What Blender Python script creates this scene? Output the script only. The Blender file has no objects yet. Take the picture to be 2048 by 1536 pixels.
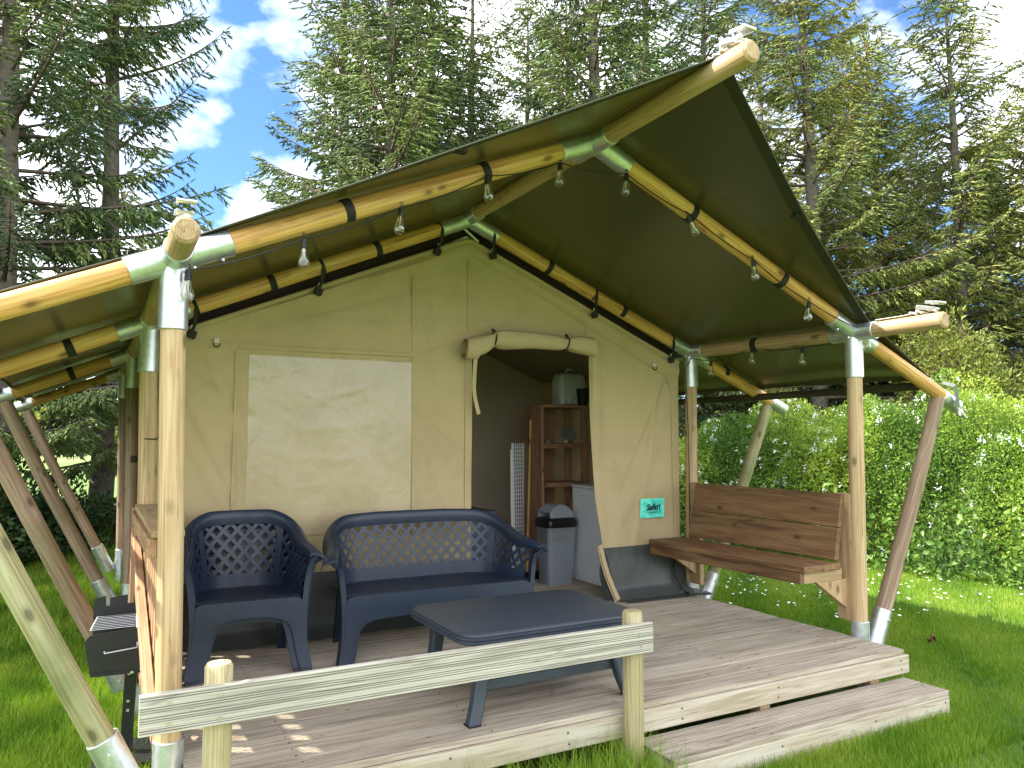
import bpy, math, random
import numpy as np
from mathutils import Vector, Matrix

R = math.radians
rng = np.random.default_rng(7)
random.seed(7)
S = bpy.context.scene
COL = S.collection

# ------------------------------------------------------------------ camera
cam_d = bpy.data.cameras.new('camera')
cam = bpy.data.objects.new('camera', cam_d)
COL.objects.link(cam)
cam.location = (-.2704, -3.4216, 1.6138)
cam.rotation_euler = (R(90) + .071, .001, -.497)
cam_d.lens = 27.04
cam_d.sensor_width = 36
cam_d.clip_start = .05
cam_d.clip_end = 2000
S.camera = cam

# ------------------------------------------------------------------ sky and sun
SUN_EL = R(46)
SUN_DIR = Vector((-1, .535, 0)).normalized() * math.cos(SUN_EL) + Vector((0, 0, math.sin(SUN_EL)))  # towards the sun
W = bpy.data.worlds.new('World')
S.world = W
W.use_nodes = True
nt = W.node_tree
nt.nodes.clear()
wo = nt.nodes.new('ShaderNodeOutputWorld')
bg = nt.nodes.new('ShaderNodeBackground')
sky = nt.nodes.new('ShaderNodeTexSky')
sky.sky_type = 'NISHITA'
sky.sun_disc = False
sky.sun_elevation = SUN_EL
sky.sun_rotation = math.atan2(SUN_DIR.x, SUN_DIR.y)
sky.dust_density = .2
sky.ozone_density = 1.5
tcw = nt.nodes.new('ShaderNodeTexCoord')
mp = nt.nodes.new('ShaderNodeMapping')
mp.inputs['Scale'].default_value = (1, 1, 1.7)
mp.inputs['Location'].default_value = (.45, .12, .0)
nz = nt.nodes.new('ShaderNodeTexNoise')
nz.inputs['Scale'].default_value = 2.3
nz.inputs['Detail'].default_value = 8
nz.inputs['Roughness'].default_value = .52
cr = nt.nodes.new('ShaderNodeValToRGB')
cr.color_ramp.elements[0].position = .40
cr.color_ramp.elements[1].position = .50
mx = nt.nodes.new('ShaderNodeMix')
mx.data_type = 'RGBA'
nz2 = nt.nodes.new('ShaderNodeTexNoise')
nz2.inputs['Scale'].default_value = 5
nz2.inputs['Detail'].default_value = 5
ccol = nt.nodes.new('ShaderNodeMix')
ccol.data_type = 'RGBA'
ccol.inputs['A'].default_value = (9.5, 10.2, 11.6, 1)
ccol.inputs['B'].default_value = (18.0, 18.2, 18.5, 1)
L = nt.links.new
L(tcw.outputs['Generated'], mp.inputs['Vector'])
L(mp.outputs[0], nz.inputs['Vector'])
L(mp.outputs[0], nz2.inputs['Vector'])
L(nz.outputs['Fac'], cr.inputs[0])
L(cr.outputs[0], mx.inputs['Factor'])
L(nz2.outputs['Fac'], ccol.inputs['Factor'])
tint = nt.nodes.new('ShaderNodeMix'); tint.data_type = 'RGBA'; tint.blend_type = 'MULTIPLY'
tint.inputs['Factor'].default_value = 1
tint.inputs['B'].default_value = (.62, .86, 1.12, 1)
L(sky.outputs[0], tint.inputs['A'])
L(tint.outputs['Result'], mx.inputs['A'])
L(ccol.outputs['Result'], mx.inputs['B'])
L(mx.outputs['Result'], bg.inputs[0])
bg.inputs['Strength'].default_value = .09
L(bg.outputs[0], wo.inputs[0])

sun_d = bpy.data.lights.new('sun', 'SUN')
sun_d.energy = 5.0
sun_d.angle = R(.53)
sun_d.color = (1, .94, .84)
sun = bpy.data.objects.new('sun', sun_d)
COL.objects.link(sun)
sun.rotation_euler = SUN_DIR.to_track_quat('Z', 'Y').to_euler()
sun.location = (-20, 10, 25)

S.view_settings.view_transform = 'Standard'
S.view_settings.look = 'None'
S.view_settings.gamma = 1
S.view_settings.exposure = 1.48
S.view_settings.use_curve_mapping = False
S.cycles.max_bounces = 8
S.cycles.transparent_max_bounces = 12
S.cycles.sample_clamp_indirect = 6

# ------------------------------------------------------------------ materials
def new_mat(name):
    m = bpy.data.materials.new(name)
    m.use_nodes = True
    t = m.node_tree
    t.nodes.clear()
    out = t.nodes.new('ShaderNodeOutputMaterial')
    b = t.nodes.new('ShaderNodeBsdfPrincipled')
    t.links.new(b.outputs[0], out.inputs[0])
    return m, t, b, out

def N(t, kind, **kw):
    n = t.nodes.new('ShaderNode' + kind)
    for k, v in kw.items():
        if hasattr(n, k) and k not in n.inputs:
            setattr(n, k, v)
        else:
            n.inputs[k].default_value = v
    return n

def ramp(t, fac, stops):
    n = t.nodes.new('ShaderNodeValToRGB')
    e = n.color_ramp.elements
    while len(e) < len(stops):
        e.new(.5)
    for i, (p, c) in enumerate(stops):
        e[i].position = p
        e[i].color = (*c, 1) if len(c) == 3 else c
    t.links.new(fac, n.inputs[0])
    return n.outputs[0]

def mixc(t, fac, a, b, mode='MIX'):
    n = t.nodes.new('ShaderNodeMix')
    n.data_type = 'RGBA'
    n.blend_type = mode
    for s, v in (('Factor', fac), ('A', a), ('B', b)):
        if isinstance(v, (int, float)):
            n.inputs[s].default_value = v
        elif isinstance(v, tuple):
            n.inputs[s].default_value = (*v, 1)
        else:
            t.links.new(v, n.inputs[s])
    return n.outputs['Result']

def math_(t, op, a, b=0.):
    n = t.nodes.new('ShaderNodeMath')
    n.operation = op
    for i, v in enumerate((a, b)):
        if isinstance(v, (int, float)):
            n.inputs[i].default_value = v
        else:
            t.links.new(v, n.inputs[i])
    return n.outputs[0]

def bump(t, b, h, strength=.3, dist=.01):
    n = t.nodes.new('ShaderNodeBump')
    n.inputs['Strength'].default_value = strength
    n.inputs['Distance'].default_value = dist
    t.links.new(h, n.inputs['Height'])
    t.links.new(n.outputs[0], b.inputs['Normal'])

def tcoord(t, scale=(1, 1, 1), rnd=True):
    a = t.nodes.new('ShaderNodeAttribute')
    a.attribute_name = 'tc'
    src = a.outputs['Vector']
    if rnd:
        oi = t.nodes.new('ShaderNodeObjectInfo')
        v = t.nodes.new('ShaderNodeVectorMath')
        v.operation = 'ADD'
        m = math_(t, 'MULTIPLY', oi.outputs['Random'], 37.)
        cb = t.nodes.new('ShaderNodeCombineXYZ')
        for i in range(3):
            t.links.new(m, cb.inputs[i])
        t.links.new(src, v.inputs[0])
        t.links.new(cb.outputs[0], v.inputs[1])
        src = v.outputs[0]
    mp = t.nodes.new('ShaderNodeMapping')
    mp.inputs['Scale'].default_value = scale
    t.links.new(src, mp.inputs['Vector'])
    return src, mp.outputs[0]

def wood(name, dark, mid, light, rough=.62, knots=1., algae=0., vary=.25, grain=34., bstr=.25):
    """tc.z runs along the grain"""
    m, t, b, out = new_mat(name)
    raw, v = tcoord(t, (grain, grain, 1.6))
    n1 = N(t, 'TexNoise', Scale=1., Detail=5, Roughness=.6, Distortion=1.1)
    t.links.new(v, n1.inputs['Vector'])
    mp2 = N(t, 'Mapping'); mp2.inputs['Scale'].default_value = (9, 9, 1.0)
    t.links.new(raw, mp2.inputs['Vector'])
    n2 = N(t, 'TexNoise', Scale=1., Detail=4, Roughness=.55, Distortion=.6)
    t.links.new(mp2.outputs[0], n2.inputs['Vector'])
    wv = N(t, 'TexWave', Scale=1.6, Distortion=9., Detail=2.)
    wv.bands_direction = 'X'
    mp3 = N(t, 'Mapping'); mp3.inputs['Scale'].default_value = (18, 18, .9)
    t.links.new(raw, mp3.inputs['Vector'])
    t.links.new(mp3.outputs[0], wv.inputs['Vector'])
    f = math_(t, 'ADD', math_(t, 'MULTIPLY', n1.outputs['Fac'], .55), math_(t, 'MULTIPLY', n2.outputs['Fac'], .33))
    f = math_(t, 'ADD', f, math_(t, 'MULTIPLY', wv.outputs['Fac'], .14))
    c = ramp(t, f, [(.36, dark), (.5, mid), (.66, light)])
    if knots:
        vo = N(t, 'TexVoronoi', Scale=1.)
        mk = N(t, 'Mapping'); mk.inputs['Scale'].default_value = (9, 9, 4.6)
        t.links.new(raw, mk.inputs['Vector'])
        t.links.new(mk.outputs[0], vo.inputs['Vector'])
        kf = ramp(t, vo.outputs['Distance'], [(.10 * knots, (1, 1, 1)), (.14 * knots, (.45,) * 3), (.23 * knots, (0, 0, 0))])
        c = mixc(t, math_(t, 'MULTIPLY', kf, .8), c, tuple(x * .32 for x in dark))
    if algae:
        g = N(t, 'TexCoord')
        na = N(t, 'TexNoise', Scale=2.2, Detail=4)
        t.links.new(g.outputs['Object'], na.inputs['Vector'])
        af = ramp(t, na.outputs['Fac'], [(.45, (0, 0, 0)), (.68, (algae,) * 3)])
        c = mixc(t, af, c, (.10, .13, .03))
    ga = N(t, 'Attribute'); ga.attribute_name = 'groove'
    c = mixc(t, math_(t, 'MULTIPLY', ga.outputs['Fac'], .6), c, (.045, .035, .025))
    ck = N(t, 'TexNoise', Scale=1., Detail=2, Distortion=.4)
    mc_ = N(t, 'Mapping'); mc_.inputs['Scale'].default_value = (16, 16, .45)
    t.links.new(raw, mc_.inputs['Vector']); t.links.new(mc_.outputs[0], ck.inputs['Vector'])
    cf = ramp(t, ck.outputs['Fac'], [(.492, (0, 0, 0)), (.499, (.55,) * 3), (.506, (0, 0, 0))])
    c = mixc(t, cf, c, tuple(x * .35 for x in dark))
    oi = N(t, 'ObjectInfo')
    hsv = N(t, 'HueSaturation')
    t.links.new(math_(t, 'ADD', math_(t, 'MULTIPLY', oi.outputs['Random'], vary), 1 - vary / 2), hsv.inputs['Value'])
    t.links.new(c, hsv.inputs['Color'])
    t.links.new(hsv.outputs[0], b.inputs['Base Color'])
    b.inputs['Roughness'].default_value = rough
    bump(t, b, f, bstr, .004)
    return m

def plain(name, col, rough=.5, metal=0., nscale=8., namt=.15, bstr=.0, spec=.5, coat=0.):
    m, t, b, out = new_mat(name)
    g = N(t, 'TexCoord')
    n = N(t, 'TexNoise', Scale=nscale, Detail=5, Roughness=.6)
    t.links.new(g.outputs['Object'], n.inputs['Vector'])
    a = tuple(x * (1 - namt) for x in col)
    bb = tuple(min(1, x * (1 + namt)) for x in col)
    t.links.new(ramp(t, n.outputs['Fac'], [(.3, a), (.7, bb)]), b.inputs['Base Color'])
    t.links.new(math_(t, 'ADD', math_(t, 'MULTIPLY', n.outputs['Fac'], .10), rough - .05), b.inputs['Roughness'])
    b.inputs['Metallic'].default_value = metal
    b.inputs['Specular IOR Level'].default_value = spec
    b.inputs['Coat Weight'].default_value = coat
    if bstr:
        bump(t, b, n.outputs['Fac'], bstr, .005)
    return m

def fabric(name, c1, c2, rough=.85, trans=.0, tcol=None, wr=.25, wscale=3., weave=True, stretch=(1, 1, 1), spec=.3):
    m, t, b, out = new_mat(name)
    g = N(t, 'TexCoord')
    mp_ = N(t, 'Mapping'); mp_.inputs['Scale'].default_value = stretch
    t.links.new(g.outputs['Object'], mp_.inputs['Vector'])
    n = N(t, 'TexNoise', Scale=wscale, Detail=6, Roughness=.55, Distortion=.5)
    t.links.new(mp_.outputs[0], n.inputs['Vector'])
    c = ramp(t, n.outputs['Fac'], [(.3, c1), (.7, c2)])
    t.links.new(c, b.inputs['Base Color'])
    b.inputs['Roughness'].default_value = rough
    b.inputs['Specular IOR Level'].default_value = spec
    if weave and trans < .2:
        st = N(t, 'TexNoise', Scale=1.7, Detail=7, Roughness=.62, Distortion=1.2)
        t.links.new(g.outputs['Object'], st.inputs['Vector'])
        sf_ = ramp(t, st.outputs['Fac'], [(.50, (0, 0, 0)), (.58, (.20,) * 3), (.60, (.05,) * 3), (.72, (.16,) * 3)])
        t.links.new(mixc(t, sf_, c, tuple(x * .62 for x in c1)), b.inputs['Base Color'])
    h = n.outputs['Fac']
    if weave:
        n3 = N(t, 'TexNoise', Scale=420., Detail=1)
        t.links.new(g.outputs['Object'], n3.inputs['Vector'])
        h = math_(t, 'ADD', h, math_(t, 'MULTIPLY', n3.outputs['Fac'], .05))
    bump(t, b, h, wr, .05)
    if trans:
        tr = N(t, 'BsdfTranslucent')
        tr.inputs[0].default_value = (*(tcol or c2), 1)
        ms = N(t, 'MixShader')
        ms.inputs[0].default_value = trans
        t.links.new(b.outputs[0], ms.inputs[1])
        t.links.new(tr.outputs[0], ms.inputs[2])
        t.links.new(ms.outputs[0], out.inputs[0])
    return m

M = {}
M['rafter'] = wood('planed_pine_pole', (.38, .175, .045), (.60, .335, .095), (.70, .45, .16), rough=.5, vary=.12)
M['post'] = wood('pine_post', (.36, .22, .10), (.49, .33, .17), (.58, .43, .25), rough=.6, vary=.14)
M['brace'] = wood('weathered_pole', (.17, .10, .06), (.27, .175, .11), (.37, .27, .19), rough=.7, algae=.35, vary=.2)
M['brace_green'] = wood('mossy_pole', (.22, .19, .08), (.34, .30, .14), (.44, .41, .25), rough=.7, algae=.75, vary=.1)
M['tube_wood'] = wood('mossy_dark_pole', (.02, .018, .008), (.045, .035, .014), (.07, .052, .02), rough=.75, algae=.6, knots=False)
M['deck'] = wood('weathered_decking', (.21, .165, .115), (.37, .305, .225), (.50, .43, .345), rough=.72, vary=.22, grain=26, knots=.45)
M['fascia'] = wood('pale_softwood', (.36, .29, .19), (.49, .415, .30), (.58, .53, .42), rough=.7, vary=.12, grain=22, knots=.6)
M['rail'] = wood('weathered_rail_wood', (.27, .24, .195), (.42, .38, .31), (.54, .50, .42), rough=.72, vary=.12, grain=24, knots=.5)
M['stump'] = wood('fence_post_wood', (.33, .24, .11), (.45, .36, .19), (.56, .48, .31), rough=.7, algae=.4, vary=.08, knots=False, grain=20)
M['bench'] = wood('dark_stained_timber', (.085, .038, .015), (.185, .095, .040), (.30, .165, .075), rough=.62, vary=.14, grain=18)
M['bracket'] = wood('treated_softwood', (.30, .18, .08), (.42, .28, .14), (.50, .36, .21), rough=.65, vary=.15)
M['slat'] = wood('reddish_softwood', (.26, .13, .06), (.38, .21, .11), (.46, .29, .17), rough=.65, vary=.2)
M['shelf'] = wood('shelf_timber', (.22, .11, .055), (.34, .18, .10), (.42, .25, .15), rough=.65, vary=.12)
M['galv'] = plain('galvanised_steel', (.60, .63, .64), .38, .85, 26, .16, .05)
M['steel'] = plain('bright_steel', (.7, .7, .68), .3, .9, 30, .1)
M['black'] = plain('black_webbing', (.012, .012, .013), .7, 0, 60, .2)
M['plastic'] = plain('navy_moulded_plastic', (.017, .027, .050), .42, 0, 9, .12, .0)
M['table'] = plain('dark_grey_plastic', (.040, .050, .066), .48, 0, 12, .15, .0)
M['chrome'] = plain('chromed_wire', (.72, .76, .85), .3, .25, 30, .1)
M['bbqb'] = plain('black_sheet_steel', (.012, .012, .016), .38, .0, 12, .2)
M['rope'] = plain('pale_webbing', (.62, .56, .52), .8, 0, 40, .2)
M['greystrap'] = plain('grey_green_webbing', (.12, .14, .11), .75, 0, 40, .2)
M['binsilver'] = plain('silver_bin_plastic', (.42, .47, .54), .3, .35, 20, .06)
M['binlid'] = plain('black_plastic', (.01, .011, .014), .3, 0, 20, .1)
M['white'] = plain('white_enamel', (.84, .85, .88), .3, 0, 5, .03)
M['whitep'] = plain('milky_plastic', (.55, .58, .54), .4, 0, 7, .05)
M['bluep'] = plain('blue_plastic', (.02, .06, .22), .4)
M['cordm'] = plain('black_cable', (.012, .013, .012), .5)
M['screwm'] = plain('zinc_screw', (.55, .54, .48), .35, .8)
M['hole'] = plain('dark_screw_head', (.06, .05, .045), .6)
M['leafb'] = plain('dry_brown_leaf', (.16, .06, .03), .7, 0, 30, .3)
M['petal'] = plain('white_petal', (.85, .86, .84), .6)
M['stem'] = plain('plant_stem', (.06, .11, .025), .7)
M['teal'] = plain('teal_print', (.03, .60, .44), .5, 0, 5, .02)
M['mint'] = plain('mint_print', (.18, .86, .70), .5, 0, 5, .02)
M['navyink'] = plain('navy_print', (.004, .02, .045), .5, 0, 5, .02)
M['glass'] = None
m, t, b, out = new_mat('bulb_glass')
gl = N(t, 'BsdfGlossy', Roughness=.03)
tp = N(t, 'BsdfTransparent')
tp.inputs[0].default_value = (.93, .92, .86, 1)
fr = N(t, 'LayerWeight', Blend=.35)
ms = N(t, 'MixShader')
t.links.new(math_(t, 'ADD', math_(t, 'MULTIPLY', fr.outputs['Facing'], .75), .10), ms.inputs[0])
t.links.new(tp.outputs[0], ms.inputs[1])
t.links.new(gl.outputs[0], ms.inputs[2])
t.links.new(ms.outputs[0], out.inputs[0])
M['glass'] = m

M['canvas'] = fabric('sand_canvas', (.51, .39, .21), (.55, .43, .245), .88, .12, (.50, .38, .2), .34, 2.2)
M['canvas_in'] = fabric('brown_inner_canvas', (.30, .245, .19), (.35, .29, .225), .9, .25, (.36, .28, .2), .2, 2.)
M['roof'] = fabric('olive_pvc_canvas', (.028, .032, .014), (.034, .038, .017), .27, .02, (.16, .15, .02), .12, 1.1, weave=False, spec=.5)
M['hem'] = fabric('olive_hem', (.030, .033, .015), (.036, .038, .018), .6, 0, None, .1, 3, weave=False)
M['skirt'] = fabric('grey_groundsheet', (.055, .062, .062), (.085, .09, .085), .45, 0, None, .5, 3.5, weave=False, spec=.5)
M['dark'] = plain('painted_gap_shade', (.02, .008, .008), .9)  # near-black maroon: shade of the rafter gap put into colour

# clear PVC window film
m, t, b, out = new_mat('clear_pvc_film')
g = N(t, 'TexCoord')
mpn = N(t, 'Mapping'); mpn.inputs['Scale'].default_value = (1.3, 1, .9)
t.links.new(g.outputs['Object'], mpn.inputs['Vector'])
n1 = N(t, 'TexNoise', Scale=2.6, Detail=5, Roughness=.5, Distortion=1.6)
t.links.new(mpn.outputs[0], n1.inputs['Vector'])
n2 = N(t, 'TexNoise', Scale=9., Detail=4, Roughness=.6, Distortion=2.)
t.links.new(mpn.outputs[0], n2.inputs['Vector'])
hh = math_(t, 'ADD', n1.outputs['Fac'], math_(t, 'MULTIPLY', n2.outputs['Fac'], .22))
bp = N(t, 'Bump', Strength=.26, Distance=.04)
t.links.new(hh, bp.inputs['Height'])
gl = N(t, 'BsdfGlossy', Roughness=.22); gl.inputs[0].default_value = (1, 1, 1, 1)
t.links.new(bp.outputs[0], gl.inputs['Normal'])
df = N(t, 'BsdfDiffuse'); df.inputs[0].default_value = (.62, .60, .54, 1)
t.links.new(bp.outputs[0], df.inputs['Normal'])
tp = N(t, 'BsdfTransparent')
m1 = N(t, 'MixShader'); m1.inputs[0].default_value = .04
t.links.new(tp.outputs[0], m1.inputs[1]); t.links.new(df.outputs[0], m1.inputs[2])
m2 = N(t, 'MixShader'); m2.inputs[0].default_value = .05
t.links.new(m1.outputs[0], m2.inputs[1]); t.links.new(gl.outputs[0], m2.inputs[2])
t.links.new(m2.outputs[0], out.inputs[0])
M['film'] = m

# bin bag film
m, t, b, out = new_mat('bin_bag_film')
gl = N(t, 'BsdfGlossy', Roughness=.25)
tp = N(t, 'BsdfTransparent')
ms = N(t, 'MixShader'); ms.inputs[0].default_value = .35
n1 = N(t, 'TexNoise', Scale=30., Detail=4)
bp = N(t, 'Bump', Strength=.9, Distance=.02)
t.links.new(n1.outputs['Fac'], bp.inputs['Height']); t.links.new(bp.outputs[0], gl.inputs['Normal'])
t.links.new(tp.outputs[0], ms.inputs[1]); t.links.new(gl.outputs[0], ms.inputs[2])
t.links.new(ms.outputs[0], out.inputs[0])
M['bag'] = m

def foliage(name, stops, tip=None, scale=.8, trans=.25, rough=.6, spec=.35):
    """tc.x: 0 at the base of a leaf or shoot, 1 at its tip; tc.y, tc.z: random per leaf and per branch"""
    m, t, b, out = new_mat(name)
    a = N(t, 'Attribute'); a.attribute_name = 'tc'
    sp = N(t, 'SeparateXYZ'); t.links.new(a.outputs['Vector'], sp.inputs[0])
    g = N(t, 'TexCoord')
    n = N(t, 'TexNoise', Scale=scale, Detail=3)
    t.links.new(g.outputs['Object'], n.inputs['Vector'])
    f = math_(t, 'ADD', math_(t, 'MULTIPLY', n.outputs['Fac'], .6), math_(t, 'MULTIPLY', sp.outputs['Y'], .2))
    f = math_(t, 'ADD', f, math_(t, 'MULTIPLY', sp.outputs['Z'], .2))
    c = ramp(t, f, stops)
    if tip:
        tf = math_(t, 'MULTIPLY', math_(t, 'POWER', sp.outputs['X'], 2.), math_(t, 'GREATER_THAN', sp.outputs['Z'], tip[1]))
        c = mixc(t, tf, c, tip[0])
    t.links.new(c, b.inputs['Base Color'])
    b.inputs['Roughness'].default_value = rough
    b.inputs['Specular IOR Level'].default_value = spec
    tr = N(t, 'BsdfTranslucent')
    t.links.new(mixc(t, 1., c, (1.35, 1.35, .8), 'MULTIPLY'), tr.inputs[0])
    ms = N(t, 'MixShader'); ms.inputs[0].default_value = trans
    t.links.new(b.outputs[0], ms.inputs[1]); t.links.new(tr.outputs[0], ms.inputs[2])
    t.links.new(ms.outputs[0], out.inputs[0])
    return m
M['needle'] = foliage('spruce_needles', [(.30, (.075, .13, .070)), (.45, (.11, .18, .075)), (.56, (.17, .225, .075)), (.70, (.25, .26, .085))],
                      ((.34, .46, .11), .35), .55, .12, .62, .3)
M['needle_y'] = foliage('yellow_spruce_needles', [(.30, (.13, .20, .075)), (.45, (.22, .28, .08)), (.56, (.33, .34, .09)), (.68, (.36, .27, .10))],
                        ((.42, .48, .11), .28), .6, .14, .62, .3)  # yellower, paler set of needle colours
M['privet'] = foliage('hedge_leaves', [(.28, (.07, .15, .03)), (.45, (.15, .26, .045)), (.6, (.27, .39, .06)), (.75, (.42, .50, .09))], None, 1.1, .38, .6, .18)
M['weed'] = foliage('broad_leaves', [(.3, (.08, .17, .035)), (.7, (.19, .31, .06))], None, 2., .3, .45)
M['shrub_y'] = foliage('yellow_green_leaves', [(.3, (.10, .15, .03)), (.6, (.20, .24, .045)), (.8, (.28, .22, .06))], None, 1.5, .3, .5)
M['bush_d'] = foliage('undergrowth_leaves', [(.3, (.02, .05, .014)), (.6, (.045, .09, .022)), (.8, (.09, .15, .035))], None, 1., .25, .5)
M['blade'] = foliage('grass_blades', [(.32, (.080, .175, .012)), (.5, (.16, .29, .018)), (.68, (.27, .36, .040))], None, .9, .30, .5, .35)
M['bark'] = plain('spruce_bark', (.16, .135, .105), .9, 0, 14, .5, .8)
M['twig'] = plain('dead_twigs', (.15, .115, .08), .9, 0, 5, .3)

# lawn soil and thatch under the blades
m, t, b, out = new_mat('lawn')
g = N(t, 'TexCoord')
n1 = N(t, 'TexNoise', Scale=1.1, Detail=8, Roughness=.65); t.links.new(g.outputs['Object'], n1.inputs['Vector'])
n2 = N(t, 'TexNoise', Scale=38., Detail=6, Roughness=.7); t.links.new(g.outputs['Object'], n2.inputs['Vector'])
f = math_(t, 'ADD', math_(t, 'MULTIPLY', n1.outputs['Fac'], .5), math_(t, 'MULTIPLY', n2.outputs['Fac'], .5))
t.links.new(ramp(t, f, [(.34, (.045, .085, .010)), (.5, (.10, .18, .018)), (.66, (.17, .24, .030))]), b.inputs['Base Color'])
b.inputs['Roughness'].default_value = .9
bump(t, b, n2.outputs['Fac'], .8, .03)
M['lawn'] = m
m, t, b, out = new_mat('far_field')
g = N(t, 'TexCoord')
n1 = N(t, 'TexNoise', Scale=.05, Detail=6); t.links.new(g.outputs['Object'], n1.inputs['Vector'])
t.links.new(ramp(t, n1.outputs['Fac'], [(.3, (.12, .19, .04)), (.7, (.22, .28, .07))]), b.inputs['Base Color'])
b.inputs['Roughness'].default_value = .9
M['field'] = m

# ------------------------------------------------------------------ mesh helpers
def basis(d):
    d = Vector(d).normalized()
    u = d.cross(Vector((0, 0, 1)))
    if u.length < 1e-4:
        u = Vector((1, 0, 0))
    u.normalize()
    return u, d.cross(u).normalized(), d

class MB:
    def __init__(s):
        s.v = []; s.f = []; s.t = []; s.g = {}
    def add(s, vs, fs, tcs=None):
        k = len(s.v)
        s.v += [tuple(x) for x in vs]
        s.f += [tuple(k + i for i in f) for f in fs]
        s.t += [tuple(x) for x in (tcs if tcs is not None else vs)]
        return s
    def box(s, c, size, rot=None, bev=.0, grain=None):
        """grain: axis that runs along the wood (default the longest)"""
        hx, hy, hz = [q / 2 for q in size]
        g = grain if grain is not None else max(range(3), key=lambda i: size[i])
        order = {0: (1, 2, 0), 1: (0, 2, 1), 2: (0, 1, 2)}[g]
        o = (random.random() * 5, random.random() * 5, random.random() * 9)
        if bev <= 0:
            P = [(x, y, z) for x in (-hx, hx) for y in (-hy, hy) for z in (-hz, hz)]
            F = [(0, 1, 3, 2), (4, 6, 7, 5), (0, 4, 5, 1), (2, 3, 7, 6), (0, 2, 6, 4), (1, 5, 7, 3)]
        else:
            P = []; idx = {}
            for sx in (-1, 1):
                for sy in (-1, 1):
                    for sz in (-1, 1):
                        for a in range(3):
                            q = [sx * (hx - bev), sy * (hy - bev), sz * (hz - bev)]
                            q[a] = (sx, sy, sz)[a] * (hx, hy, hz)[a]
                            idx[(sx, sy, sz, a)] = len(P); P.append(tuple(q))
            F = []
            for a in range(3):
                b_, c_ = [i for i in range(3) if i != a]
                for sa in (-1, 1):
                    r = []
                    for (sb, sc) in ((-1, -1), (1, -1), (1, 1), (-1, 1)):
                        k = [0, 0, 0]; k[a] = sa; k[b_] = sb; k[c_] = sc
                        r.append(idx[(*k, a)])
                    flip = (sa > 0) != (a != 1)
                    F.append(tuple(r[::-1]) if flip else tuple(r))
            for a in range(3):
                b_, c_ = [i for i in range(3) if i != a]
                for sb in (-1, 1):
                    for sc in (-1, 1):
                        k1 = [0, 0, 0]; k1[a] = -1; k1[b_] = sb; k1[c_] = sc
                        k2 = list(k1); k2[a] = 1
                        F.append((idx[(*k1, b_)], idx[(*k2, b_)], idx[(*k2, c_)], idx[(*k1, c_)]))
            for sx in (-1, 1):
                for sy in (-1, 1):
                    for sz in (-1, 1):
                        F.append(tuple(idx[(sx, sy, sz, a)] for a in range(3)))
        T = [tuple(p[order[i]] + o[i] for i in range(3)) for p in P]
        c = Vector(c)
        if rot is not None:
            P = [rot @ Vector(p) + c for p in P]
        else:
            P = [Vector(p) + c for p in P]
        return s.add(P, F, T)
    def plank(s, a, b, w, th, up=(0, 0, 1), bev=.002):
        """board from a to b, th along 'up' (made perpendicular), w across"""
        a, b = Vector(a), Vector(b)
        d = (b - a); ln = d.length; d.normalize()
        up = Vector(up); up = (up - d * up.dot(d)).normalized()
        side = d.cross(up)
        rot = Matrix((d, side, up)).transposed()
        return s.box((a + b) / 2, (ln, w, th), rot, bev, 0)
    def tube(s, pts, r, n=12, caps=True, closed=False, wob=0., tcs=True):
        """r: number or list; smooth path"""
        pts = [Vector(p) for p in pts]
        if not hasattr(r, '__len__'):
            r = [r] * len(pts)
        o = (random.random() * 5, random.random() * 5, random.random() * 9)
        V = []; T = []; F = []
        u = None; ln = 0
        for i, p in enumerate(pts):
            a = pts[max(i - 1, 0)]; b = pts[min(i + 1, len(pts) - 1)]
            if closed:
                a = pts[i - 1]; b = pts[(i + 1) % len(pts)]
            d = (b - a).normalized()
            if u is None:
                u, w, _ = basis(d)
            else:
                u = (u - d * u.dot(d)).normalized(); w = d.cross(u)
            if i: ln += (p - pts[i - 1]).length
            for k in range(n):
                an = 2 * math.pi * k / n
                rr = r[i] * (1 + wob * math.sin(3 * an + ln * 5 + o[0]) + wob * .6 * math.sin(an * 2 + ln * 3))
                c_, s_ = math.cos(an) * rr, math.sin(an) * rr
                V.append(p + u * c_ + w * s_); T.append((c_ + o[0], s_ + o[1], ln + o[2]))
        m = len(pts)
        for i in range(m if closed else m - 1):
            j = (i + 1) % m
            for k in range(n):
                k2 = (k + 1) % n
                F.append((i * n + k, i * n + k2, j * n + k2, j * n + k))
        if caps and not closed:
            F.append(tuple(range(n))[::-1]); F.append(tuple((m - 1) * n + k for k in range(n)))
        return s.add(V, F, T)
    def pole(s, a, b, r, r2=None, n=20, wob=.02, seg=6, bow=0., bev=.006):
        a, b = Vector(a), Vector(b)
        r2 = r if r2 is None else r2
        pts = []; rr = []
        L_ = (b - a).length
        ts = [0, bev / L_] + [i / seg for i in range(1, seg)] + [1 - bev / L_, 1]
        u, w, d = basis(b - a)
        for i, t_ in enumerate(ts):
            pts.append(a.lerp(b, t_) + w * bow * math.sin(math.pi * t_))
            q = r + (r2 - r) * t_
            rr.append(q - bev if i in (0, len(ts) - 1) else q)
        return s.tube(pts, rr, n, True, False, wob)
    def sheet(s, fn, nu, nv, flip=False):
        V = [Vector(fn(i / nu, j / nv)) for i in range(nu + 1) for j in range(nv + 1)]
        F = []
        for i in range(nu):
            for j in range(nv):
                a = i * (nv + 1) + j
                q = (a, a + nv + 1, a + nv + 2, a + 1)
                F.append(q[::-1] if flip else q)
        return s.add(V, F)
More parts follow.
